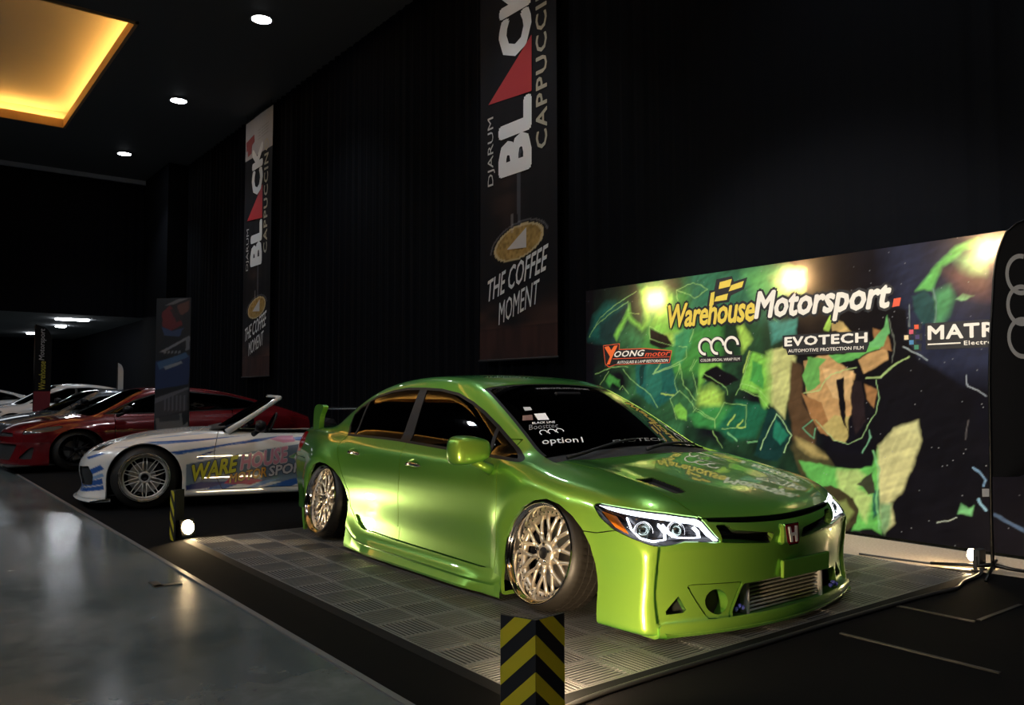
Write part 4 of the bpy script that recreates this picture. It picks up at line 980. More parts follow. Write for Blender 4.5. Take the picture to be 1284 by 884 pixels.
glass_decal('sticker_lettering', text_mesh('Boosttec', .015), [(-.454, -.583, .906), (-.405, -.403, .917), (-.494, -.551, .935)], grey_print)
glass_decal('sticker_lettering', text_mesh('BLACK LINE', .01), [(-.491, -.529, .938), (-.452, -.388, .944), (-.508, -.516, .949)], white_print)
glass_decal('sticker_card', quadgrid(), [(-.512, -.469, .961), (-.491, -.399, .962), (-.573, -.45, .995), (-.558, -.375, .999)], white_print)
glass_decal('sticker_card', quadgrid(), [(-.545, -.559, .959), (-.523, -.497, .961), (-.585, -.527, .986), (-.569, -.466, .99)], tan_print)
glass_decal('sticker_card', quadgrid(), [(-.622, -.479, 1.014), (-.614, -.43, 1.018), (-.66, -.465, 1.035), (-.645, -.42, 1.037)], mat('pale_print', (.4, .4, .4), .5))
glass_decal('sticker_lettering', text_mesh('EVOTECH', .03, 0, 1.05), [(-.183, -.173, .825), (-.202, .291, .824), (-.215, -.15, .846)], grey_print)
glass_decal('sticker_lettering', text_mesh('WAREHOUSE MOTORSPORT', .02), [(-.845, -.205, 1.140), (-.845, .262, 1.138), (-.870, -.205, 1.152)], grey_print)
# ------------------------------------------------------------------ printed cloth with its lettering
BX, BY, BW, BH = -3.53, 2.70, 5.05, 2.262
def cloth_y(u, v): return .3*(.006*np.sin(2.1*u+.4)*np.sin(np.pi*np.clip(v/BH, 0, 1))+.0016*np.sin(9*u+3*v)+.0005*np.sin(23*u-2*v))
def vnoise(u, v, seed, fu, fv):
    rg = np.random.default_rng(seed); g = rg.random((64, 64)); a = (u*fu) % 63; b = (v*fv) % 63
    i = a.astype(int); j = b.astype(int); s = a-i; t = b-j; s = s*s*(3-2*s); t = t*t*(3-2*t)
    return g[i, j]*(1-s)*(1-t)+g[i+1, j]*s*(1-t)+g[i, j+1]*(1-s)*t+g[i+1, j+1]*s*t
def paint_poly(C, u, v, pts, col, soft, alpha=1., line=0.):
    P = np.array(pts); pad = soft+line+.01
    m = (u > P[:, 0].min()-pad) & (u < P[:, 0].max()+pad) & (v > P[:, 1].min()-pad) & (v < P[:, 1].max()+pad)
    if not m.any(): return
    d = (line*.5-poly_dist(pts, u[m], v[m])) if line else sdpoly(P, u[m], v[m])
    a = (np.clip(d/soft+.5, 0, 1)*alpha)[:, None]
    C[m] = C[m]*(1-a)+np.array(col)*a
def colour_grid(name, V, nu, nv, C, m, parent=None):
    i = np.arange(nv-1)[:, None]*nu+np.arange(nu-1)[None, :]
    F = np.stack([i, i+1, i+nu+1, i+nu], -1).reshape(-1, 4)
    me = np_mesh(name, V, F)
    a = me.color_attributes.new('Col', 'FLOAT_COLOR', 'POINT'); a.data.foreach_set('color', np.c_[C, np.ones(len(C))].astype(np.float32).ravel())
    return link(name, me, m, parent)
def backdrop():
    nu, nv = 600, 290
    u, v = np.meshgrid(np.linspace(0, BW, nu), np.linspace(0, BH, nv)); u = u.ravel(); v = v.ravel()
    # brush wobble so the painted edges are not ruler-straight
    du = .022*(vnoise(u, v, 1, 9, 9)-.5)+.010*(vnoise(u, v, 2, 30, 30)-.5); dv = .022*(vnoise(u, v, 3, 9, 9)-.5)+.010*(vnoise(u, v, 4, 30, 30)-.5)
    C = np.tile(np.array([.008, .0075, .012]), (len(u), 1))
    C[:] = np.array([.004, .0038, .007])
    wash = np.clip(1.25-u/2.35, 0, 1)*np.clip((u-.1)/.7, 0, 1)*np.clip(vnoise(u, v, 21, 4, 4)*1.5-.25, 0, 1)*(.5+vnoise(u, v, 22, 14, 9))
    C += wash[:, None]*np.array([.035, .15, .05])
    for k, col, so, w, pts in ART: paint_poly(C, u+du, v+dv, pts, col, so, 1. if w == 0 else .85, w)
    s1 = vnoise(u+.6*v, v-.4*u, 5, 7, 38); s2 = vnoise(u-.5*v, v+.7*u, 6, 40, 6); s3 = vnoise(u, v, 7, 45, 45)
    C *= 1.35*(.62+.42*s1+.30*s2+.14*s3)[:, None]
    sp = np.random.default_rng(4).random(len(u)) > .9988
    C[sp] = C[sp]*.3+.25
    m = bpy.data.materials.new('backdrop_print'); m.use_nodes = True; b = bsdf(m)
    a = nd(m, 'ShaderNodeAttribute'); a.attribute_name = 'Col'; wire(m, a.outputs['Color'], b.inputs['Base Color'])
    b.inputs['Roughness'].default_value = .5; b.inputs['Specular IOR Level'].default_value = .04
    tr = nd(m, 'ShaderNodeBsdfTranslucent'); mx = nd(m, 'ShaderNodeMixShader'); mx.inputs[0].default_value = .22
    br = nd(m, 'ShaderNodeMix', data_type='RGBA'); br.inputs[0].default_value = .45; wire(m, a.outputs['Color'], br.inputs[6]); br.inputs[7].default_value = (.75, .55, .35, 1)
    wire(m, br.outputs[2], tr.inputs['Color'])
    wire(m, b.outputs[0], mx.inputs[1]); wire(m, tr.outputs[0], mx.inputs[2]); wire(m, mx.outputs[0], m.node_tree.nodes['Material Output'].inputs['Surface'])
    root = thing('exhibition_backdrop', 'wide printed cloth with green and tan painted art and sponsor names behind the green saloon', 'banner', (BX, BY, 0))
    V = np.stack([u, cloth_y(u, v), v+.004], 1)
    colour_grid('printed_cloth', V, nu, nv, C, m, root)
    return root
bk = backdrop()
ink = {n: mat('ink_'+n, c, .45) for n, c in dict(white=(.80, .76, .68), yellow=(.72, .55, .07), black=(.008, .007, .008), red=(.75, .09, .03), orange=(.85, .15, .03), pink=(.62, .08, .12), cream=(.80, .62, .35), blue=(.06, .22, .42), green=(.04, .22, .12), purple=(.05, .03, .12)).items()}
def on_cloth(P, up): return np.stack([P[:, 0], cloth_y(P[:, 0], P[:, 1])-up, P[:, 1]], 1)
def b_text(body, box, ink_, up=.003, bold=.0, shear=0., space=1., outline=0.):
    V2, F = text_mesh(body, bold, shear, space); P = map4(*[(*q, 0) for q in box])(V2)[:, :2]
    if outline:
        W2, G = text_mesh(body, bold, shear, space, outline); Q = map4(*[(*q, 0) for q in box])(W2)[:, :2]
        npo('lettering_outline', on_cloth(Q, up-.0018+fan(len(Q))), G, ink['black'], bk, smooth=False)
    return npo('lettering', on_cloth(P, up+fan(len(P))), F, ink[ink_], bk, smooth=False)
def b_poly(pts, ink_, up=.002, name='printed_mark'):
    P = np.array(pts); return npo(name, on_cloth(P, up), [tuple(range(len(P)))], ink[ink_], bk, smooth=False)
b_text('Warehouse', [(1.212, 1.77), (2.247, 1.77), (1.215, 2.003), (2.251, 2.023)], 'yellow', .004, .045, .22, .94, .075)
b_text('Motorsport', [(2.237, 1.715), (3.511, 1.72), (2.243, 2.039), (3.517, 2.02)], 'white', .004, .055, .22, .98, .075)
b_poly([(3.518, 1.794), (3.575, 1.799), (3.590, 1.863), (3.533, 1.859)], 'red', .004)
for p in ([(1.82, 2.20), (2.0, 2.21), (2.02, 2.155), (2.17, 2.18), (2.13, 2.075), (1.985, 2.03), (1.96, 1.97), (1.86, 1.97), (1.70, 1.93), (1.735, 2.10), (1.79, 2.10)],): b_poly(p, 'black', .0018, 'flag_mark')
for p in ([(1.861, 2.168), (1.999, 2.183), (1.977, 2.115), (1.845, 2.104)], [(1.991, 2.125), (2.133, 2.151), (2.111, 2.095), (1.961, 2.069)], [(1.815, 2.035), (1.954, 2.052), (1.939, 1.994), (1.792, 1.989)], [(1.755, 2.077), (1.80, 2.085), (1.784, 1.96), (1.731, 1.952)]): b_poly(p, 'yellow', .004, 'flag_mark')
b_poly([(2.53, 1.626), (3.32, 1.622), (3.322, 1.515), (3.295, 1.451), (2.578, 1.453), (2.564, 1.506), (2.531, 1.516)], 'black')
b_text('EVOTECH', [(2.548, 1.528), (3.309, 1.528), (2.55, 1.611), (3.311, 1.611)], 'white', .0035, .06, 0, 1.1)
b_text('AUTOMOTIVE PROTECTION FILM', [(2.585, 1.474), (3.274, 1.474), (2.585, 1.502), (3.275, 1.502)], 'white', .0035, .015)
b_poly([(3.77, 1.648), (4.286, 1.648), (4.286, 1.45), (3.77, 1.45)], 'black')
b_text('MATR', [(3.785, 1.522), (4.274, 1.522), (3.788, 1.63), (4.275, 1.63)], 'white', .0035, .05, 0, 1.1)
b_text('Electron', [(4.047, 1.471), (4.273, 1.471), (4.047, 1.503), (4.272, 1.503)], 'white', .0035, .03, 0, 1.15)
b_poly([(3.784, 1.484), (4.023, 1.484), (4.023, 1.494), (3.785, 1.494)], 'white', .0035)
for n, (a, b) in dict(red=(3.687, 1.61), pink=(3.646, 1.574), cream=(3.607, 1.533), blue=(3.646, 1.494), green=(3.683, 1.455), purple=(3.691, 1.533)).items():
    b_poly([(a-.008, b-.008), (a+.05, b-.012), (a+.055, b+.04), (a-.008, b+.042)], 'black'); b_poly([(a, b), (a+.033, b), (a+.033, b+.034), (a, b+.034)], n, .0035)
b_poly([(.271, 1.645), (.527, 1.654), (.52, 1.593), (.901, 1.587), (1.26, 1.549), (1.225, 1.424), (.458, 1.426), (.361, 1.401), (.302, 1.437)], 'red', .0018)
b_poly([(.281, 1.638), (.519, 1.646), (.512, 1.585), (.901, 1.579), (1.25, 1.541), (1.217, 1.430), (.458, 1.432), (.363, 1.41), (.310, 1.442)], 'black', .0026)
b_poly([(.294, 1.624), (.363, 1.634), (.401, 1.585), (.444, 1.631), (.502, 1.637), (.414, 1.509), (.375, 1.435), (.328, 1.432), (.381, 1.517)], 'orange', .004)
b_text('OONG', [(.443, 1.508), (.886, 1.508), (.450, 1.573), (.893, 1.573)], 'white', .004, .035, .25, 1.05)
b_text('motor', [(.891, 1.499), (1.234, 1.499), (.896, 1.542), (1.24, 1.542)], 'red', .004, .02, .25)
b_poly([(.42, 1.489), (1.234, 1.484), (1.234, 1.489), (.42, 1.496)], 'red', .004)
b_text('AUTOGLASS & LAMP RESTORATION', [(.487, 1.436), (1.208, 1.436), (.489, 1.466), (1.212, 1.466)], 'white', .004, .015, .2)
def ring_mark(cx, cy, r, th, a0, a1, ink_, up):
    a = np.radians(np.linspace(a0, a1, 36)); V = np.array([((cx+(r-q)*math.cos(t)), cy+(r-q)*math.sin(t)) for t in a for q in (0, th)])
    npo('ring_mark', on_cloth(V, up), [(2*i, 2*i+2, 2*i+3, 2*i+1) for i in range(35)], ink[ink_], bk, smooth=False)
for k, cx in enumerate((1.678, 1.823, 1.985)):
    ring_mark(cx+.006, 1.562, .098, .052, -10, 282, 'black', .0015); ring_mark(cx, 1.568, .085, .026, 0, 275, 'white', .004)
b_poly([(1.60, 1.41), (2.10, 1.41), (2.10, 1.470), (1.60, 1.47)], 'black')
b_text('COLOR SPECIAL WRAP FILM', [(1.622, 1.424), (2.076, 1.424), (1.623, 1.450), (2.076, 1.450)], 'white', .004, .01)
# frame behind the cloth with its lamps
fr_m = mat('stand_metal', (.05, .05, .05), .4, 1.)
f = MB()
for x in (.02, 1.045, 2.662, 4.268, 5.03): f.tube([(x, .045, 0), (x, .045, BH-.01)], .011, 8)
f.tube([(0, .045, BH-.01), (BW, .045, BH-.01)], .016, 8)
f.build('frame', fr_m, bk)
hot = mat('floodlight_face', (1, 1, 1), .5, Emission_Color=(1., .80, .50), Emission_Strength=430.)
for k, (u, v) in enumerate(((1.045, 2.083), (2.662, 2.108), (4.268, 2.147))):
    b_ = thing('floodlight', ['small lamp glowing through the upper left of the printed backdrop', 'small lamp glowing through the top middle of the printed backdrop', 'small lamp glowing through the top right of the printed backdrop'][k], 'light', (BX+u, BY+.085, v), group='lamps behind the backdrop')
    MB().box((0, .03, 0), (.13, .05, .10), bev=.01).build('lamp_housing', fr_m, b_)
    MB().box((0, .0, 0), (.10, .008, .075)).build('lamp_face', hot, b_)
    MB().tube([(0, .03, .05), (0, .01, (BH-.01-v)*.6), (0, -.024, BH-.008-v)], .008, 6).build('bracket', fr_m, b_)
# ------------------------------------------------------------------ tall coffee banners on the curtain wall
def tall_banner(x0, x1, z0, z1, label, top_panel, seed):
    W_, H_ = x1-x0, z1-z0; nu, nv = 90, 300
    y0 = YW-.14
    wav = lambda u, v: .006*np.sin(4*u+.8*v+seed)+.0015*np.sin(17*u-1.1*v)*np.clip(v, 0, 1)
    u, v = np.meshgrid(np.linspace(0, W_, nu), np.linspace(0, H_, nv)); u = u.ravel(); v = v.ravel()
    C = np.tile(np.array([.0085, .009, .012]), (len(u), 1))
    n = vnoise(u, v, 11+seed, 3, 8); n2 = vnoise(u, v, 12, 14, 3)
    f = (np.clip(1-(v-.25)/.75, 0, 1)*(v > .45)*(.2+n)*np.abs(u/W_-.45)*1.6)[:, None]; C += f*np.array([.10, .045, .028])
    C += (np.clip((.5-v)/.1, 0, 1)*(.4+.6*n2))[:, None]*np.array([.045, .016, .010])
    g = np.exp(-((u-.55*W_*.7)/.30)**2-((v-2.25)/.45)**2); C += (g*n)[:, None]*np.array([.035, .018, .010])
    cu, cv_ = .52*W_, 1.60; a = np.radians(8); e1 = (u-cu)*math.cos(a)+(v-cv_)*math.sin(a); e2 = -(u-cu)*math.sin(a)+(v-cv_)*math.cos(a)
    r = np.hypot(e1/.56, e2/.235); r2 = np.hypot(e1/.64, (e2+.02)/.29)
    C[(r2 < 1)] = np.array([.012, .011, .011]); rim_ = (np.abs(r2-1) < .035) & (e2 > 0); C[rim_] = np.array([.10, .10, .11])
    m = r < 1; C[m] = np.array([.40, .26, .08])*(.55+.7*vnoise(u, v, 31, 26, 26)[m])[:, None]; C[m & (r > .90)] = np.array([.55, .45, .25])
    st_ = (np.abs(u-cu-.06-.04*np.sin(v*2)) < .035) & (v > cv_+.2) & (v < 2.9); C[st_] += np.array([.05, .055, .065])
    steam = (np.abs(u-cu+.12) < .03) & (v > cv_+.16) & (v < cv_+.42); C[steam] += .10
    if top_panel: C[v > H_-.95] = np.array([.42, .43, .45])
    mt = colattr_mat('banner_print', .7, Specular_IOR_Level=.15)
    root = thing('tall_banner', label, 'banner', (x0, y0, z0))
    colour_grid('printed_cloth', np.stack([u, wav(u, v), v], 1), nu, nv, C, mt, root)
    on = lambda P, up: np.stack([P[:, 0], wav(P[:, 0], P[:, 1])-up, P[:, 1]], 1)
    def txt(body, box, m_, bold=0, shear=0, space=1, up=.008, rot=True, nm='lettering'):
        V2, F = text_mesh(body, bold, shear, space); P = map4(*[(*q, 0) for q in box])(V2)[:, :2]
        return npo(nm, on(P, up+fan(len(P))), F, m_, root, smooth=False)
    def poly(pts, m_, up=.008, nm='printed_mark'): return npo(nm, on(np.array(pts), up), [tuple(range(len(pts)))], m_, root, smooth=False)
    # words running upwards: origin at the foot of the word, reading direction up the cloth
    def up_txt(body, ua, ub, va, vb, m_, **k): return txt(body, [(ub, va), (ub, vb), (ua, va)], m_, **k)
    k = H_/6.1
    wh = bn_white
    up_txt('BL', .47, 1.21, 2.56*k, 3.60*k, wh, bold=.085)
    poly([(1.21, 3.62*k), (1.21, 4.40*k), (.22, 3.70*k)], bn_red, .009, 'red_triangle')
    up_txt('CK', .47, 1.21, 4.22*k, 5.42*k, wh, bold=.085)
    up_txt('DJARUM', .20, .38, 2.50*k, 3.50*k, bn_pale, bold=.0)
    up_txt('CAPPUCCINO', 1.30, 1.54, 2.78*k, 5.42*k, bn_cream, bold=.035, space=1.15)
    txt('THE COFFEE', [(.16, .82), (1.50, 1.14), (.20, 1.14), (1.56, 1.50)], wh, bold=.02, up=.008)
    txt('MOMENT', [(.46, .48), (1.34, .72), (.48, .80), (1.38, 1.05)], wh, bold=.002, up=.008)
    poly([(.66, 1.53), (1.10, 1.50), (1.10, 1.78)], bn_pale, .006, 'milk_mark')
    if top_panel:
        poly([(.08, H_-.72), (.62, H_-.58), (.60, H_-.40), (.05, H_-.48)], bn_red2, .006)
        poly([(.18, H_-.86), (.42, H_-.82), (.44, H_-.55), (.16, H_-.60)], bn_red2, .007)
        for i in range(4): poly([(.85, H_-.60+.07*i), (1.5, H_-.56+.07*i), (1.5, H_-.54+.07*i), (.85, H_-.58+.07*i)], bn_grey, .006)
    for q in (.12, W_-.12): MB().tube([(q, 0, H_+.01), (q, 0, CEIL-z0+.01)], .006, 6).build('hanging_cord', black_matt, root)
    MB().tube([(-.02, 0, -.01), (W_+.02, 0, -.01)], .016, 8).build('bottom_rod', black_matt, root)
    MB().tube([(-.02, 0, H_+.01), (W_+.02, 0, H_+.01)], .016, 8).build('top_rod', black_matt, root)
    return root
bn_white = mat('banner_white', (.72, .75, .76), .5); bn_pale = mat('banner_pale', (.55, .55, .53), .5); bn_cream = mat('banner_cream', (.42, .40, .30), .5)
bn_red = mat('banner_red', (.40, .025, .035), .5); bn_red2 = mat('banner_dull_red', (.28, .05, .05), .5); bn_grey = mat('banner_grey', (.25, .25, .25), .5)
tall_banner(-6.52, -4.79, 1.60, 7.72, 'large hanging coffee banner with pale lettering, behind the roof of the green saloon', False, 0)
tall_banner(-16.45, -14.70, 1.52, 7.70, 'hanging coffee banner with a white panel at its top, further along the curtain wall', True, 2)
# ------------------------------------------------------------------ the other cars (local frame: x forward from the front axle, y left)
def place(root, axle, heading):
    h = np.array(heading)/np.linalg.norm(heading); root.location = (axle[0], axle[1], -.014); root.rotation_euler = (0, 0, math.atan2(h[1], h[0]))
def car_fields(P, S, T, F, rear, TG=None, GW=None, drop=.04, kt=.09, kn=.14, bot=.10, nose_k=.22, arches=(), ar=.34, sweep=.2, crown=.07):
    def lower(x, y, z):
        a = np.abs(y); w = P(x)+S(z)
        for xc in arches: w = w+.018*np.exp(-((np.hypot(x-xc, z-.31)-ar)/.08)**2)
        side = (a-w)*.93; top = (z-(T(x)-drop*a*a-.9*np.maximum(a-.62, 0)**2))*.95
        nose = (x-(F(z)-nose_k*a*a))*.92; f = smax(smax(side, nose, kn), top, kt)
        f = smax(f, (rear-x)-.16*a*a*-1-.0, .2); return smax(f, bot-z, .04)
    if TG is None: return lower, lower
    def green(x, y, z):
        a = np.abs(y); c = sweep*sstep(-1.4, -.6, x)-.2*sstep(-1.9, -2.6, x)
        top = (z-(TG(x+c*a*a)-crown*a*a-.12*np.maximum(a-.42, 0)**2))*.78
        return smax(smax((a-GW(z)+.10*sstep(-2.2, -3.2, x))*.92, top, .09), .5-z, .02)
    return lower, (lambda x, y, z: smin(lower(x, y, z), green(x, y, z), .05))
def arch_poly(xc, zc, r): return [(xc+r, -.2)]+[(xc+r*math.cos(a), zc+r*math.sin(a)) for a in np.linspace(0, math.pi, 20)]+[(xc-r, -.2)]
def well_liner(lower, wells, R, zmax, hull, parent, x0, x1, step=.06):
    def g(x, y, z):
        f = np.maximum(lower(x, y, z)+.04, z-zmax); a = np.abs(y)
        for xc in wells: f = np.maximum(f, -np.maximum(np.hypot(x-xc, z-.28)-R, .48-a))
        return f
    V, Q = iso_mesh(g, (x0, -1, .02), (x1, 1, zmax+.1), step); npo('inner_shell', V, Q[:, ::1], void_black, parent, smooth=False)
# ---- white roadster with a printed livery
rs_P = spl([-3.2, -2.9, -2.31, -1.5, -.7, 0, .35, .6, .8], [.62, .76, .845, .82, .82, .855, .80, .66, .50])
rs_S = spl([0, .12, .3, .48, .58, .66, .74, .9], [-.01, 0, -.012, 0, -.006, -.03, -.08, -.25])
rs_T = spl([-3.2, -2.9, -2.3, -1.6, -.9, -.55, -.2, .1, .35, .55, .68, .78], [.62, .70, .735, .73, .75, .770, .750, .712, .645, .575, .50, .42])
rs_F = spl([0, .10, .14, .3, .5, .6, .8], [.68, .69, .655, .65, .635, .58, .42])
rs_low, rs_body = car_fields(rs_P, rs_S, rs_T, rs_F, -3.12, drop=.05, kt=.12, kn=.20, arches=(0, -2.31), ar=.35, nose_k=.36)
RSX, RSY = (-6.17, -1.24), (-.28, -.96)
def roadster():
    R = thing('car', 'white open-top roadster with blue streaks and yellow and pink side lettering', 'car'); place(R, RSX, RSY)
    b = Body(rs_body, (-3.3, -1.0, .04), (.95, .04, 1.0), .022)
    for sg in (-1, 1):
        for xc in (0, -2.31): b.take(b.field(arch_poly(xc, .30, .345), SIDE(sg), side_mask(sg)))
    ck = [(-.90, -.55), (-.84, 0), (-.90, .55), (-1.2, .60), (-1.98, .58), (-2.02, 0), (-1.98, -.58), (-1.2, -.60)]
    b.take(b.field(ck, top_pr, lambda V: V[:, 2] > .5))
    hd = [(.62, -.36), (.30, -.46), (-.50, -.58), (-.56, 0), (-.50, .58), (.30, .46), (.62, .36), (.66, 0)]
    hood = b.take(b.field(hd, top_pr, lambda V: (V[:, 2] > .45) & (V[:, 0] > -.8)), .006)
    b.emit('bonnet', hood, rs_paint, R)
    dp = [(-.72, .17), (-.66, .30), (-.64, .55), (-.70, .86), (-1.78, .86), (-1.80, .60), (-1.70, .30), (-1.62, .17)]
    lp = [(.52, .60), (.30, .655), (.12, .665), (.22, .60), (.40, .55)]
    for sg in (-1, 1):
        l = b.take(b.field([(.60, .535), (.50, .60), (.34, .650), (.30, .640), (.42, .575)], SIDE(sg), side_mask(sg, .45, .25)), .003); b.emit('headlight', l, lamp_black, R, lift=-.004)
        l = b.take(b.field([(.64, .40), (.52, .42), (.47, .33), (.48, .24), (.60, .22)], SIDE(sg), side_mask(sg, .1, .30)), .003); b.emit('corner_vent', l, black_matt, R, lift=-.02, skirt=-.02)
    def paint(V):
        C = np.tile(np.array([.66, .65, .62]), (len(V), 1)); u = V[:, 0].copy(); v = V[:, 2].copy()
        m = (V[:, 1] > .2); blue = (.025, .10, .34); mid = (.16, .30, .55); nv = (.02, .03, .16)
        for col, pts in LIV:
            D = np.full(len(V), -1.); P = np.array(pts); k = m & (u > P[:, 0].min()-.05) & (u < P[:, 0].max()+.05) & (v > P[:, 1].min()-.05) & (v < P[:, 1].max()+.05)
            if not k.any(): continue
            a = np.clip(sdpoly(P, u[k], v[k])/.006+.5, 0, 1)[:, None]; C[k] = C[k]*(1-a)+np.array(col)*a
        return C
    def emit_l(name, VT, parent, lift=0):
        V, T = VT
        for _ in range(1):
            V, T = subdiv(V, T)
        V = walk(rs_body, V, 1); N = unit(grad(rs_body, V)); C = paint(V); V = V+N*lift; n0 = len(V)
        V2, T2 = rim_skirt(V, T, N, .015); me = np_mesh(name, V2, T2)
        ca = me.color_attributes.new('Col', 'FLOAT_COLOR', 'POINT'); CC = np.ones((len(V2), 4)); CC[:, :3] = .3; CC[:n0, :3] = C; ca.data.foreach_set('color', CC.astype(np.float32).ravel())
        vn = np.array([v.normal[:] for v in me.vertices]); vn[:n0] = N; me.normals_split_custom_set_from_vertices([tuple(q) for q in vn])
        return link(name, me, rs_print, parent)
    for sg in (-1, 1):
        d = b.take(b.field(dp, SIDE(sg), side_mask(sg, .1, .4)), .006)
        do = emit_l('door', d, R) if sg > 0 else b.emit('door', d, rs_paint, R)
    emit_l('body_shell', (b.V, b.T), R)
    # blade under the nose
    V = []; ys = np.linspace(-.78, .78, 25)
    for y in ys:
        xf = .67-.36*y*y
        V += [(xf-.15, y, .085), (xf+.03, y, .082), (xf+.035, y, .094), (xf-.15, y, .115)]
    npo('front_splitter', V, np.array([(4*i+k, 4*i+(k+1) % 4, 4*i+4+(k+1) % 4, 4*i+4+k) for i in range(24) for k in range(4)]), rs_paint, R)
    well_liner(rs_low, (0, -2.31), .37, .60, None, R, -3.3, .9)
    tb = MB(); tb.box((-1.35, 0, .55), (1.30, 1.14, .02)); tb.build('cockpit_floor', black_matt, R)
    for y in (-.30, .30):
        s = MB(); s.box((-1.58, y, .50), (.45, .42, .14), bev=.04); s.box((-1.83, y, .66), (.13, .44, .40), R=Ry(-.22), bev=.05); s.build('seat', trim_dark, R)
    MB().lathe([(.17+.014*math.cos(a), .014*math.sin(a)) for a in np.linspace(0, 2*math.pi, 9)], 28, lambda p: np.array([-1.22, .30, .76])+Ry(1.15)@p).build('steering_wheel', black_matt, R)
    # windscreen frame
    fr = MB(); A = [(-.76, .690, .735), (-1.02, .615, .90), (-1.30, .54, 1.085)]
    for s_ in (-1, 1): fr.tube([(x, s_*y, z) for x, y, z in A], [.034, .027, .022], 10)
    fr.tube([(-1.30+.07*(1-(t/.54)**2), t, 1.087+.012*(1-(t/.54)**2)) for t in np.linspace(-.54, .54, 13)], .024, 10)
    fr.build('windscreen_frame', rs_paint, R)
    G = []
    for t in np.linspace(0, 1, 5):
        for s_ in np.linspace(-1, 1, 13): G.append((-.74-.54*t+.10*(1-s_*s_), s_*(.69-.15*t), .735+.35*t+.01*(1-s_*s_)))
    npo('windscreen', G, np.array([(i*13+k, i*13+k+1, i*13+k+14, i*13+k+13) for i in range(4) for k in range(12)]), tint_glass, R)
    MB().box((-.68, 0, .768), (.16, 1.2, .02), R=Ry(.2), bev=.005).build('cowl_panel', black_matt, R)
    for s_ in (-1, 1):
        m = MB(); m.lathe([(.0001, -.06), (.05, -.05), (.075, 0), (.06, .045), (.0001, .05)], 14, lambda p: np.array([-1.08+p[2], s_*.88+p[0]*1.25, .80+p[1]*.85])); m.tube([(-1.08, s_*.85, .76), (-1.02, s_*.76, .715)], [.02, .03], 8)
        m.build('mirror', black_gloss, R)
    for sg in (-1, 1):
        for xc in (0, -2.31): wheel(R, (xc, sg*.835, .312), sg, .06, R=.240, wide=.21, style='cross', face=rs_alloy, tyre_r=.070)
    # lettering on the left flank
    def flank(body, box, m_, bold=0, shear=0, outline=None, up=.004):
        for (mm, dx, u_) in ([(outline, .010, up)] if outline else [])+[(m_, 0, up+.002)]:
            V2, F = text_mesh(body, bold, shear, 1., .045 if dx else 0.); q = [np.array(p)+np.array([0, 0]) for p in box]
            P2 = map4(*[(*p, 0) for p in q])(V2)[:, :2]
            P = np.stack([P2[:, 0], np.full(len(P2), .86), P2[:, 1]], 1)
            for _ in range(3): P[:, 1] -= rs_body(P[:, 0], P[:, 1], P[:, 2])/.93
            P[:, 1] += u_+fan(len(P)); npo('livery_lettering', P, F, mm, R, smooth=False)
    for a in LETTERS: flank(a[0], [(-.38+(u_+.38)*.87, v_) for u_, v_ in a[1]], *a[2:])
    return R
rs_paint = mat('white_paint', (.66, .65, .62), .25, 0, Coat_Weight=.8, Coat_Roughness=.04)
rs_print = colattr_mat('livery_paint', .25, Coat_Weight=.8, Coat_Roughness=.04)
rs_alloy = mat('bright_alloy', (.66, .65, .63), .4, .6)
lv = {n: mat('livery_'+n, c, .3) for n, c in dict(yellow=(.58, .56, .03), pink=(.62, .25, .33), pale=(.55, .52, .53), dark=(.03, .03, .05), grey=(.13, .18, .24), red=(.35, .02, .05), orange=(.6, .3, .05)).items()}
_B = (.025, .09, .32); _M = (.20, .32, .52); _N = (.02, .03, .15); _G = (.15, .20, .27); _K = (.55, .22, .34); _R = (.36, .03, .08); _W = (.62, .61, .60)
LIV = [(_B, [(.0, .655), (-.45, .672), (-.95, .70), (-.50, .655), (-.16, .635)]), (_M, [(.02, .645), (-.25, .652), (-.42, .655), (-.20, .632)]),
 (_B, [(-.22, .555), (-.60, .60), (-1.05, .665), (-.66, .585), (-.30, .525)]), (_M, [(-.26, .535), (-.52, .565), (-.72, .60), (-.48, .548)]),
 (_B, [(-.74, .60), (-1.10, .64), (-1.30, .69), (-1.05, .665)]), (_B, [(.62, .33), (.40, .44), (.36, .40), (.60, .28)]), (_M, [(.60, .27), (.38, .36), (.36, .33), (.60, .235)]), (_B, [(.62, .235), (.38, .31), (.36, .20), (.62, .15)]), (_W, [(.60, .20), (.36, .255), (.36, .245), (.60, .19)]),
 (_G, [(-.38, .43), (-1.05, .545), (-1.52, .61), (-1.50, .40), (-1.86, .43), (-1.88, .22), (-.38, .22)]),
 (_B, [(-1.25, .66), (-1.60, .63), (-1.56, .50), (-1.95, .52), (-2.1, .66), (-1.8, .70)]), (_K, [(-1.18, .66), (-1.30, .69), (-1.42, .69), (-1.44, .63), (-1.32, .62)]), (_K, [(-1.50, .64), (-1.62, .69), (-1.66, .62), (-1.58, .58), (-1.48, .60)]), (_R, [(-1.60, .62), (-1.72, .65), (-1.86, .69), (-1.78, .58), (-1.72, .50), (-1.60, .54)]), (_W, [(-1.58, .52), (-1.72, .53), (-1.68, .46), (-1.56, .48)]),
 (_N, [(-.38, .22), (-.52, .25), (-.95, .24), (-.66, .19), (-.38, .17)]), (_B, [(-.55, .17), (-.80, .24), (-1.0, .25), (-.75, .17)]), (_M, [(-.95, .17), (-1.15, .24), (-1.28, .25), (-1.05, .17)]), (_B, [(-1.12, .17), (-1.42, .25), (-1.62, .25), (-1.40, .17)]), (_N, [(-1.48, .17), (-1.70, .25), (-1.86, .25), (-1.75, .17)]),
 (_R, [(-.74, .22), (-.80, .29), (-.98, .33), (-1.0, .27), (-1.12, .24), (-1.0, .20)])]
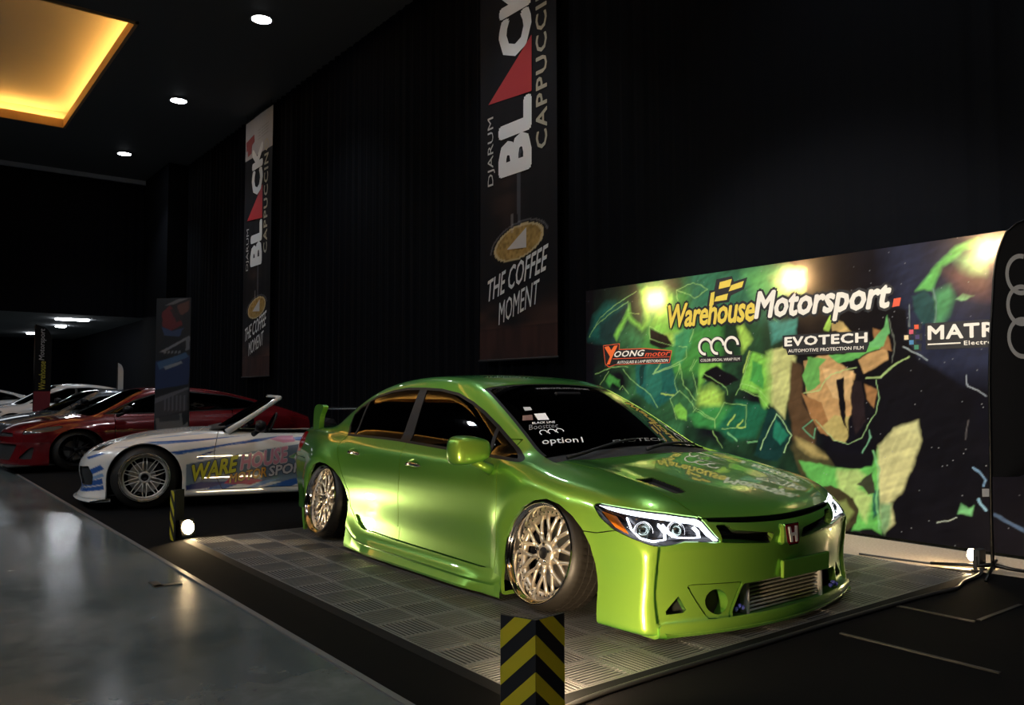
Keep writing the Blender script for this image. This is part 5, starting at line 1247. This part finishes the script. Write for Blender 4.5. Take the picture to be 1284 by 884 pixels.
LIV += [(_B, [(.30-.42*i-.02*(i%2), .60+.035*i), (.02-.42*i, .625+.034*i), (-.30-.42*i, .655+.028*i), (.0-.42*i, .615+.034*i)]) for i in range(2)]+[(_M, [(.10, .675), (-.3, .715), (-.62, .735), (-.3, .705)]), (_N, [(-.50, .515), (-.58, .545), (-.66, .56), (-.60, .53)]), (_B, [(.55, .50), (.40, .555), (.36, .545), (.52, .485)]), (_B, [(-.46, .50), (-.54, .53), (-.60, .50), (-.56, .485), (-.50, .47)])]
LETTERS = [('WARE', [(-.42, .245), (-.92, .335), (-.44, .42), (-.95, .505)], lv['yellow'], .06, 0, lv['dark']), ('HOUSE', [(-.97, .350), (-1.50, .42), (-.99, .510), (-1.51, .590)], lv['pink'], .06, 0, lv['pale']),
 ('MOTOR', [(-.85, .225), (-1.27, .275), (-.86, .315), (-1.28, .385)], lv['orange'], .04, 0, lv['dark']), ('SPORT', [(-1.29, .275), (-1.76, .325), (-1.30, .385), (-1.78, .435)], lv['pale'], .05, 0, lv['dark'])]
roadster()
# ---- closed cars further along the row
def closed_car(label, paint, axle, heading, T, TG, DLO_, wb=2.7, rear=-3.6, P=None, wheel_m=None, step=.035, lamp_poly=None, F=None, style='five', hood_m=None):
    R = thing('car', label, 'car'); place(R, axle, heading)
    P = P or spl([rear, rear+.5, -wb, -1.4, 0, .4, .7, .9], [.70, .83, .89, .87, .89, .86, .78, .66])
    S = spl([0, .12, .3, .55, .68, .76, .84, .95], [-.01, 0, -.012, 0, -.006, -.03, -.07, -.2]); GW = spl([.6, .8, .95, 1.1, 1.2, 1.35], [.83, .785, .74, .68, .63, .55])
    F = F or spl([0, .15, .35, .55, .66, .8], [.88, .89, .87, .85, .80, .6])
    low, body = car_fields(P, S, T, F, rear, TG, GW, arches=(0, -wb), ar=.36, nose_k=.34)
    b = Body(body, (rear-.15, -1.05, .06), (1.05, .04, 1.5), step)
    for sg in (-1, 1):
        for xc in (0, -wb): b.take(b.field(arch_poly(xc, .32, .37), SIDE(sg), side_mask(sg)))
    WS2 = [(-.10, 0), (-.15, -.66), (-.95, -.54), (-.98, 0), (-.95, .54), (-.15, .66)]; dx = DLO_[1]
    WS2 = [(a+dx, c) for a, c in WS2]
    g = b.take(b.field(WS2, top_pr, lambda V: (V[:, 2] > .80) & (V[:, 0] > -1.6))); b.emit('windscreen', g, tint_glass, R, lift=-.004)
    for sg in (-1, 1):
        w = b.take(b.field(DLO_[0], SIDE(sg), side_mask(sg, .75)))
        ins, tr = (clip_tris(*w, sdpoly(DLO_[0], w[0][:, 0], w[0][:, 2])-.02), clip_tris(*w, .02-sdpoly(DLO_[0], w[0][:, 0], w[0][:, 2])))
        b.emit('window_trim', tr, black_gloss, R, lift=-.002)
        for a, c in ((-4, -1.42), (-1.36, 2)):
            q = clip_tris(*ins, np.minimum(ins[0][:, 0]-a, c-ins[0][:, 0])); b.emit('side_window', q, tint_glass, R, lift=-.006, skirt=0)
        q = clip_tris(*ins, np.minimum(ins[0][:, 0]+1.42, -1.36-ins[0][:, 0])); b.emit('pillar_cover', q, black_gloss, R, lift=-.003)
        for dp in ([(-.55, .22), (-.50, .6), (-.52, .95), (-1.38, .95), (-1.40, .22)], [(-1.40, .22), (-1.38, .95), (-2.35, .95), (-2.30, .75), (-2.1, .45), (-2.05, .22)]):
            d = b.take(b.field(dp, SIDE(sg), side_mask(sg, .15, .5)), .010); b.emit('door', d, paint, R)
        lp = lamp_poly or [(.68, .60), (.66, .66), (.40, .72), (.14, .735), (.34, .65)]
        l = b.take(b.field(lp, SIDE(sg), side_mask(sg, .5, .3)), .004); b.emit('headlight', l, far_lens, R, lift=-.004)
    bn = b.take(b.field([(.66, -.45), (.2, -.60), (-.22+dx, -.66), (-.14+dx, 0), (-.22+dx, .66), (.2, .60), (.66, .45), (.72, 0)], top_pr, lambda V: (V[:, 2] > .55) & (V[:, 0] > -.6+dx)), .010); b.emit('bonnet', bn, hood_m or paint, R)
    for p in ([(-.5, .20), (.5, .20), (.62, .45), (-.62, .45)], [(-.50, .56), (.50, .56), (.45, .62), (-.45, .62)]):
        h = b.take(np.where(b.V[:, 0] > .5, sdpoly(p, b.V[:, 1], b.V[:, 2]), -1)); b.emit('grille', h, black_matt, R, lift=-.03, skirt=-.03)
    for sg in (-1, 1):
        h = b.take(b.field([(.74, .22), (.60, .40), (.55, .40), (.58, .22)], SIDE(sg), side_mask(sg, .1, .4))); b.emit('corner_vent', h, black_matt, R, lift=-.02, skirt=-.02)
    b.emit('body_shell', (b.V, b.T), paint, R)
    well_liner(low, (0, -wb), .39, .66, None, R, rear-.1, 1., .07)
    MB().box((.62-.05, 0, .115), (.60, 1.6, .03), bev=.01).build('front_splitter', black_matt, R)
    for sg in (-1, 1):
        m = MB(); m.lathe([(.0001, -.07), (.06, -.06), (.085, 0), (.07, .05), (.0001, .055)], 14, lambda p: np.array([-.62+dx+p[2], sg*.99+p[0]*1.25, .98+p[1]*.8])); m.tube([(-.60+dx, sg*.95, .93), (-.52+dx, sg*.84, .88)], [.022, .03], 8); m.build('mirror', black_gloss, R)
        for xc in (0, -wb): wheel(R, (xc, sg*.87, .335), sg, .02, R=.250, wide=.22, style=style, face=wheel_m or black_gloss, lipm=wheel_m or black_gloss, tyre_r=.080)
    s = MB()
    for y in (-.36, .36): s.box((-1.0, y, .55), (.5, .5, .2), bev=.05); s.box((-1.28, y, .85), (.14, .5, .6), R=Ry(-.25), bev=.05)
    s.box((-1.95, 0, .75), (.5, 1.2, .5), bev=.08); s.build('seats', trim_dark, R)
    return R
far_lens = mat('dark_lamp_lens', (.05, .05, .055), .12, Coat_Weight=1.)
red_paint = mat('deep_red_paint', (.13, .004, .007), .25, .2, Coat_Weight=1., Coat_Roughness=.03)
grey_paint = mat('blue_grey_paint', (.075, .085, .10), .25, .5, Coat_Weight=1., Coat_Roughness=.03)
white_paint = mat('cold_white_paint', (.50, .51, .52), .25, 0, Coat_Weight=1.)
hb_T = spl([-3.7, -3.3, -2.7, -1.4, -.5, -.1, .3, .6, .78, .9], [.86, .93, .95, .92, .90, .885, .83, .76, .69, .60]); hb_TG = spl([-3.7, -3.3, -2.7, -2.2, -1.6, -1.2, -.95, -.5, -.1, .3], [.88, 1.02, 1.20, 1.31, 1.375, 1.365, 1.32, 1.09, .885, .70])
hb_D = [(-2.95, .985), (-2.75, 1.10), (-2.3, 1.22), (-1.7, 1.285), (-1.2, 1.27), (-.80, 1.13), (-.40, .925), (-.36, .90), (-1.0, .905), (-2.2, .945)]
closed_car('dark red five-door hatchback parked behind the white roadster, partly hidden by a printed column', red_paint, (-11.05, -1.28), (.05, -1), hb_T, hb_TG, (hb_D, -.02), 2.73, -3.62).scale = (1, 1, .91)
lc_T = spl([-3.6, -3.2, -2.6, -1.4, -.5, -.1, .3, .6, .78, .9], [.74, .80, .82, .80, .785, .765, .715, .65, .59, .52]); lc_TG = spl([-3.6, -3.2, -2.7, -2.2, -1.6, -1.2, -.95, -.5, -.1, .3], [.76, .86, 1.02, 1.14, 1.225, 1.225, 1.19, .97, .77, .60])
lc_D = [(-2.6, .86), (-2.3, 1.0), (-1.8, 1.09), (-1.4, 1.12), (-1.0, 1.08), (-.5, .84), (-.42, .80), (-1.2, .80), (-2.2, .83)]
closed_car('low silver grey coupe parked behind the nose of the red hatchback', grey_paint, (-15.4, -1.15), (.08, -1), lc_T, lc_TG, (lc_D, -.05), 2.57, -3.4)
closed_car('pale white hatchback, second car beyond the red one in the dark row', white_paint, (-19.6, -1.2), (.08, -1), hb_T, hb_TG, (hb_D, -.02), 2.73, -3.62)
closed_car('white car far left in the dark row, mostly beyond the picture edge', white_paint, (-21.8, -3.6), (.08, -1), hb_T, hb_TG, (hb_D, -.02), 2.73, -3.62)
# ------------------------------------------------------------------ ribbed mat tiles
TX, TY, TP = .895, -1.622, .2483; NX, NY = 17, 14
mat_grey = mat('ribbed_plastic', (.095, .095, .097), .38); mat_gap_shade = mat('mat_gap_shade', (.006, .006, .006), .7)  # base plate near-black, painting in the shade of the hollow under the ribs
_n = noise(mat_grey, 6, 3); wire(mat_grey, ramp(mat_grey, _n, [(.3, (.085, .085, .087)), (.7, (.125, .123, .122))]), bsdf(mat_grey).inputs['Base Color'])
def tile_mesh():
    s = MB(); h = TP/2-.0008; w = .009
    s.box((0, 0, -.0122), (2*h, 2*h, .002))
    for a in (-1, 1): s.box((a*(h-w/2), 0, -.006), (w, 2*h, .012)); s.box((0, a*(h-w/2), -.006), (2*h-2*w, w, .012))
    n = 10; p = (2*h-2*w)/n
    for i in range(n): s.box((0, -h+w+(i+.5)*p, -.0010), (2*h-2*w, p*.45, .0020), bev=0)
    me = s.mesh('mat_tile'); me.materials.append(mat_grey); me.materials.append(mat_gap_shade)
    for q in range(6): me.polygons[q].material_index = 1
    return me
floor_mat = thing('floor_mat', 'grey checkered mat of ribbed plastic tiles under the green saloon', 'mat', (0, 0, 0))
tm = tile_mesh()
for i in range(NX):
    for j in range(NY):
        o = bpy.data.objects.new('tile', tm); COL.objects.link(o); o.parent = floor_mat
        o.location = (TX-(i+.5)*TP, TY+(j+.5)*TP, 0)
        if (i+j) % 2: o.rotation_euler = (0, 0, math.pi/2)
edge = MB(); X0, X1, Y0, Y1 = TX-NX*TP, TX, TY, TY+NY*TP
for a, b in (((X0, Y0), (X1, Y0)), ((X1, Y0), (X1, Y1)), ((X1, Y1), (X0, Y1)), ((X0, Y1), (X0, Y0))):
    d = unit(np.array([b[0]-a[0], b[1]-a[1]])); nrm = np.array([d[1], -d[0]])
    A, B_ = np.array(a)-d*0, np.array(b)
    P = [(*A, -.001), (*B_, -.001), (*(B_+nrm*.045+d*.045), -.0135), (*(A+nrm*.045-d*.045), -.0135)]
    edge.add(P, [(0, 3, 2, 1)])
edge.build('mat_edge', mat('mat_edge_plastic', (.004, .004, .004), .7, Specular_IOR_Level=.15), floor_mat)
# ------------------------------------------------------------------ striped corner guards hiding lamps
yel = mat('guard_yellow', (.50, .42, .012), .5); blk = mat('guard_black', (.010, .010, .011), .5)
def guard(loc, rz, label, H_=.40, W_=.135):
    g = thing('corner_guard', label, 'barrier', loc, (0, 0, rz))
    # two wings folded along a ridge; the ridge faces local -y
    s = MB(); t = .012; ang = math.radians(38); c, sn = W_*math.cos(ang), W_*math.sin(ang)
    for sg in (-1, 1):
        s.add([(0, 0, 0), (sg*c, sn, 0), (sg*c, sn+t, 0), (0, t*1.3, 0), (0, 0, H_), (sg*c, sn, H_), (sg*c, sn+t, H_), (0, t*1.3, H_)],
              [(0, 1, 5, 4), (1, 2, 6, 5), (2, 3, 7, 6), (4, 5, 6, 7), (3, 2, 1, 0)] if sg > 0 else [(4, 5, 1, 0), (5, 6, 2, 1), (6, 7, 3, 2), (7, 6, 5, 4), (0, 1, 2, 3)])
    s.build('guard_body', blk, g)
    p = .118; k0 = .045
    for i in range(-1, 5):
        for sg in (-1, 1):
            # chevron arm: up at the ridge, falling outward, clipped to the wing
            za, zb = H_-k0-p*i, H_-k0-p*i-.060; fall = W_*.92
            poly = [(0, za), (W_, za-fall), (W_, zb-fall), (0, zb)]
            P = []
            for lim, sgn in ((H_, 1), (0, -1)):
                Q = P or poly; P = []
                for (a0, z0), (a1, z1) in zip(Q, Q[1:]+Q[:1]):
                    i0, i1 = (z0-lim)*sgn <= 0, (z1-lim)*sgn <= 0
                    if i0: P.append((a0, z0))
                    if i0 != i1: r = (lim-z0)/(z1-z0); P.append((a0+(a1-a0)*r, lim))
                if not P: break
            if len(P) < 3: continue
            n_ = np.array([sg*math.sin(ang), -math.cos(ang)])
            V = [(sg*a*math.cos(ang)+n_[0]*.0012, a*math.sin(ang)+n_[1]*.0012, z) for a, z in P]
            npo('chevron_stripe', V, [tuple(range(len(V)))] if sg < 0 else [tuple(range(len(V)))[::-1]], yel, g, smooth=False)
    return g
view = math.atan2(cam_o.location.y-(-1.86), cam_o.location.x-1.165)
guard((1.175, -1.86, -.014), view+math.pi/2+.12, 'black and yellow chevron corner guard standing at the near corner of the mat', .405)
guard((-3.50, -1.73, -.014), math.radians(-37), 'corner guard with narrow yellow striped edge beside the glowing lamp at the far mat corner', .38, .105)
# ------------------------------------------------------------------ floor lamps
hsg = mat('lamp_body', (.012, .012, .012), .45)
warm = mat('warm_led_face', (1, 1, 1), .5, Emission_Color=(1., .72, .38), Emission_Strength=120.)
def floor_lamp(loc, target, label, power, face=.055, spread=95, warm_c=(1., .74, .45), tall=False):
    d = Vector(target)-Vector(loc); rz = math.atan2(d.y, d.x); pt = math.atan2(d.z-.09, math.hypot(d.x, d.y))
    g = thing('floor_lamp', label, 'lamp', (loc[0], loc[1], -.014), (0, 0, rz))
    Q = Ry(-pt); c = np.array([0, 0, .085])
    M = lambda p: Q@p+c
    V = MB(); hh = face*(1.5 if tall else 1.15)
    V.prism([(-hh, -face-.012), (hh, -face-.012), (hh, face+.012), (-hh, face+.012)], -.045, -.004, lambda p: M(np.array([p[2], p[1], p[0]]))); V.build('lamp_housing', hsg, g)
    ff = MB().lathe([(.0001, .001), (face, .0)], 20, lambda p: M(np.array([p[2]-.001, p[1], p[0]*(1.35 if tall else 1)]))); ff.build('lamp_face', warm, g)
    if tall:
        MB().lathe([(.0001, .075), (.017, .070), (.027, .050), (.029, .030), (.020, .008), (.012, .0)], 16, lambda p: np.array([.03+p[0], p[1]-.02, .05+p[2]])).build('bulb', warm, g)
    b = MB()
    for s_ in (-1, 1): b.box((-.02, s_*(face+.018), .048), (.022, .006, .09))
    b.box((-.02, 0, .004), (.05, 2*face+.05, .008)); b.build('bracket', hsg, g)
    R_ = Rz(rz); s = R_@M(np.array([.014, 0, 0]))+np.array([loc[0], loc[1], -.014]); e = R_@M(np.array([1., 0, 0]))+np.array([loc[0], loc[1], -.014])
    lamp_light('SPOT', 'floor_lamp_beam', tuple(s), power, warm_c, tuple(e), spot_size=math.radians(spread), spot_blend=.6, shadow_soft_size=face)
    return g
floor_lamp((-3.47, -1.60, 0), (-1.75, -.86, .50), 'small glowing floor lamp beside the far corner guard, on the black carpet', 40, spread=66)
floor_lamp((1.02, -1.74, 0), (.36, -.62, .36), 'small floor lamp hidden behind the near corner guard, aimed at the nose of the saloon', 125, spread=120)
floor_lamp((.815, 2.095, 0), (-.6, 2.12, .12), 'small glowing floor lamp at the foot of the black flag pole', 40, face=.032, spread=150, tall=True)
# ------------------------------------------------------------------ feather flag with rings, its stand and cables
flag_m = mat('flag_cloth', (.004, .004, .0045), .8, Specular_IOR_Level=.1); flag_m2 = mat('flag_ring', (.20, .20, .20), .6); pole_m = mat('pole_metal', (.03, .03, .03), .35, 1.)
fl = thing('feather_flag', 'black feather flag with grey rings, cut by the right picture edge', 'flag', (.925, 2.082, -.012))
rt = np.array([.609, .793]); FZ = np.array([.0, .45, .62, .9, 1.2, 1.5, 1.8, 2.0, 2.14, 2.24, 2.29]); FO = np.array([0, .0, .003, .008, .012, .026, .052, .078, .13, .23, .36])
fo = spl(FZ, FO)
pp = [(*(rt*fo(z)), z) for z in np.linspace(0.02, 2.29, 40)]
MB().tube(pp, np.linspace(.012, .006, 40), 8).build('pole', pole_m, fl)
nv_, nu_ = 40, 14; V = []
for z in np.linspace(.60, 2.28, nv_):
    a = float(fo(z)); b = .56 if z > .75 else .56*(z-.52)/.23
    b = max(b, a+.01) if z < 2.1 else a+max(.01, (.56-a)*(1-((z-2.1)/.19)**2)+.0)
    for t in np.linspace(0, 1, nu_):
        s_ = a+(b-a)*t; wv = .02*math.sin(3*t+2*z)*t
        V.append((rt[0]*s_+rt[1]*wv, rt[1]*s_-rt[0]*wv, z))
F = np.array([(j*nu_+i, j*nu_+i+1, (j+1)*nu_+i+1, (j+1)*nu_+i) for j in range(nv_-1) for i in range(nu_-1)])
npo('flag_cloth', V, F, flag_m, fl)
for k, zc in enumerate((1.90, 1.70, 1.49)):
    a = np.radians(np.linspace(75, 345, 30)); P = []
    for t in a:
        for q in (.135, .105):
            s_ = .235+q*math.cos(t)*.75; z = zc+q*math.sin(t); tt = (s_-float(fo(z)))/.5; wv = .02*math.sin(3*tt+2*z)*tt
            P.append((rt[0]*s_+rt[1]*(wv+.004), rt[1]*s_-rt[0]*(wv+.004), z))
    npo('flag_ring', P, [(2*i, 2*i+2, 2*i+3, 2*i+1) for i in range(29)], flag_m2, fl, smooth=False)
MB().box((-.02, -.02, .50), (.045, .006, .05), R=Rz(.9)).build('tag_card', mat('tag_card', (.30, .30, .30), .6), fl)
b = MB()
for ang in (.35, 1.9, 3.4, 5.0): b.tube([(0, 0, .045), (.10*math.cos(ang), .10*math.sin(ang), .03), (.36*math.cos(ang), .36*math.sin(ang), .012)], [.014, .012, .010], 8)
b.build('cross_base', pole_m, fl)
cab = mat('black_cable', (.02, .02, .02), .3)
def px_path(pts, z=-.008): return [(x, y, z) for x, y in pts]
def cable(pts, r, label, m=cab):
    P = np.array(pts); n = len(P); t = np.arange(n); fx, fy = spl(t, P[:, 0]), spl(t, P[:, 1]); q = np.linspace(0, n-1, 14*n)
    tag(MB().tube(np.stack([fx(q), fy(q), np.full(len(q), -.014+r)], 1), r, 8).build('cable', m), label, 'cable')
cable([(.86, 2.07), (.93, 1.86), (.955, 1.60), (1.00, 1.42), (.985, 1.20), (.972, .9), (.965, .5), (.962, 0), (.965, -.5), (.962, -1.0), (.975, -1.45), (1.02, -1.66)], .011, 'black cable running along the front edge of the mat to the flag lamp')
cable([(.80, 2.12), (.60, 2.03), (.36, 1.98), (.1, 1.95)], .007, 'thin cable along the far edge of the mat beside the backdrop')
# ------------------------------------------------------------------ printed column, far flags and lamps
far_light(-28.1, 1.59, 3.64, .35, 1.0, 'long white ceiling lamp over the far hall')
far_light(-36.1, 1.41, 3.62, .30, .36, 'small white ceiling lamp left of the tall black flag')
far_light(-31.3, 1.73, 3.62, .30, .32, 'small white ceiling lamp right of the tall black flag')
lamp_light('AREA', 'far_hall_light', (-32.5, -1, 3.55), 40, (.85, .92, 1.), (-32.5, -1, 0), size=3.)
def printed_column():
    c = thing('roll_up_banner', 'narrow printed stand with red and blue car pictures standing before the red hatchback', 'banner', (-8.62, -.58, -.013), (0, 0, math.radians(0)))
    W_, H_ = .54, 2.36; nu, nv = 60, 200
    u, v = np.meshgrid(np.linspace(0, W_, nu), np.linspace(0, H_, nv)); u = u.ravel(); v = v.ravel(); C = np.tile(np.array([.008, .008, .011]), (len(u), 1))
    sp_ = lambda pts: [(a*W_/250, .46+(1-b/1.0)*1.95) for a, b in pts]
    for col, pts in [((.16, .012, .016), [(40, .12), (100, .07), (170, .15), (190, .21), (110, .25), (50, .22)]), ((.03, .06, .16), [(40, .22), (120, .25), (200, .23), (170, .29), (60, .28)]), ((.20, .19, .20), [(60, .07), (200, .01), (245, .02), (120, .065)]),
        ((.14, .05, .035), [(150, .07), (240, .04), (238, .11), (190, .14), (150, .13)]), ((.015, .015, .018), [(100, .10), (150, .09), (200, .17), (150, .19)]),
        ((.22, .23, .26), [(30, .395), (240, .285), (245, .30), (60, .40)]), ((.16, .17, .2), [(215, .30), (248, .29), (245, .38), (220, .39)]), ((.012, .03, .11), [(0, .46), (250, .42), (245, .62), (0, .66)]), ((.05, .12, .24), [(10, .47), (220, .40), (240, .43), (30, .52)]), ((.25, .28, .33), [(60, .50), (190, .46), (200, .475), (80, .52)]),
        ((.14, .14, .16), [(0, .72), (240, .64), (245, .655), (0, .76)]), ((.05, .05, .06), [(0, .76), (240, .66), (240, .80), (0, .86)]), ((.17, .16, .15), [(10, .86), (200, .82), (210, .93), (20, .95)]), ((.03, .03, .035), [(30, .845), (180, .82), (190, .87), (40, .885)]), ((.20, .19, .18), [(150, .95), (245, .88), (245, .91), (150, .985)])]:
        paint_poly(C, u+.02*(vnoise(u, v, 9, 30, 30)-.5), v, sp_(pts), col, .012, .9)
    for i in range(6): paint_poly(C, u, v, sp_([(70+28*i, .70), (82+28*i, .695), (82+28*i, .80), (70+28*i, .81)]), (.13, .13, .15), .006, .8)
    for i in range(5): paint_poly(C, u, v, sp_([(60+26*i, .392), (78+26*i, .388), (78+26*i, .405), (60+26*i, .41)]), (.22, .22, .23), .006, .8)
    C *= .62; ang = math.radians(52)
    R_ = np.array([math.sin(ang), math.cos(ang)])
    V = np.stack([u*R_[0], u*R_[1], v+.06], 1)
    colour_grid('printed_sheet', V, nu, nv, C, colattr_mat('stand_print', .45), c)
    MB().box((W_/2*R_[0], W_/2*R_[1], .03), (.60, .14, .05), R=Rz(math.atan2(R_[1], R_[0])), bev=.01).build('base_case', black_matt, c)
    MB().box((W_/2*R_[0]-.02, W_/2*R_[1]+.01, 1.225), (W_, .012, 2.42), R=Rz(math.atan2(R_[1], R_[0]))).build('back_panel', black_matt, c)
printed_column()
def tall_flag(loc, W_, z0, H_, ang, label, body=True):
    f = thing('feather_flag', label, 'flag', loc); R_ = np.array([math.sin(ang), math.cos(ang)])
    on = lambda P, up=0: np.stack([P[:, 0]*R_[0]+up*R_[1], P[:, 0]*R_[1]-up*R_[0], P[:, 1]], 1)
    zs = np.linspace(z0, z0+H_, 24); V = []
    for z in zs:
        t = (z-z0)/H_; b = W_*(1 if t < .75 else math.sqrt(max(1e-4, 1-((t-.75)/.25)**2)))
        for s_ in np.linspace(0, 1, 6): V.append((b*s_, z))
    npo('flag_cloth', on(np.array(V)), np.array([(j*6+i, j*6+i+1, (j+1)*6+i+1, (j+1)*6+i) for j in range(23) for i in range(5)]), flag_m if body else white_paint, f)
    MB().tube([(0, 0, 0), (0, 0, z0+H_)], .014, 8).build('pole', pole_m, f)
    MB().box((0, 0, .02), (.4, .4, .04), bev=.01).build('base_plate', pole_m, f)
    return f, on
f, on = tall_flag((-17.84, -.83, -.013), .46, 1.18, 1.5, math.radians(52), 'tall black feather flag with yellow and white upright lettering in the far row')
q = lambda box: box
def flag_text(body, ua, ub, va, vb, m_):
    V2, F = text_mesh(body, .02, .2); P = map4((ub, va, 0), (ub, vb, 0), (ua, va, 0))(V2)[:, :2]; npo('lettering', on(P, .012+fan(len(P))), F, m_, f, smooth=False)
flag_text('Warehouse', .14, .32, 1.22, 1.85, mat('flag_yellow', (.30, .27, .03), .5)); flag_text('Motorsport', .13, .32, 1.87, 2.58, mat('flag_white', (.26, .26, .27), .5))
npo('red_foot', on(np.array([(0, .25), (.46, .25), (.46, 1.18), (0, 1.18)]), .01), [(0, 1, 2, 3)], mat('flag_red', (.10, .006, .012), .5), f, smooth=False)
tall_flag((-17.6, .84, -.013), .16, .9, .95, math.radians(52), 'slim white feather flag far behind the silver coupe', False)
st_m = mat('floor_strip', (.014, .014, .014), .4)
tag(MB().box((1.42, .08, -.011), (.70, .018, .006)).build('floor_strip', st_m), 'flat black strip taped on the dark carpet, nearer the picture corner', 'strip')
tag(MB().box((1.17, .79, -.011), (.40, .018, .006)).build('floor_strip', st_m), 'flat black strip taped on the dark carpet, closer to the mat corner', 'strip')
tag(MB().box((1.37, 1.08, -.011), (.022, .50, .006)).build('floor_strip', st_m), 'flat black strip crossing towards the flag base on the dark carpet', 'strip')
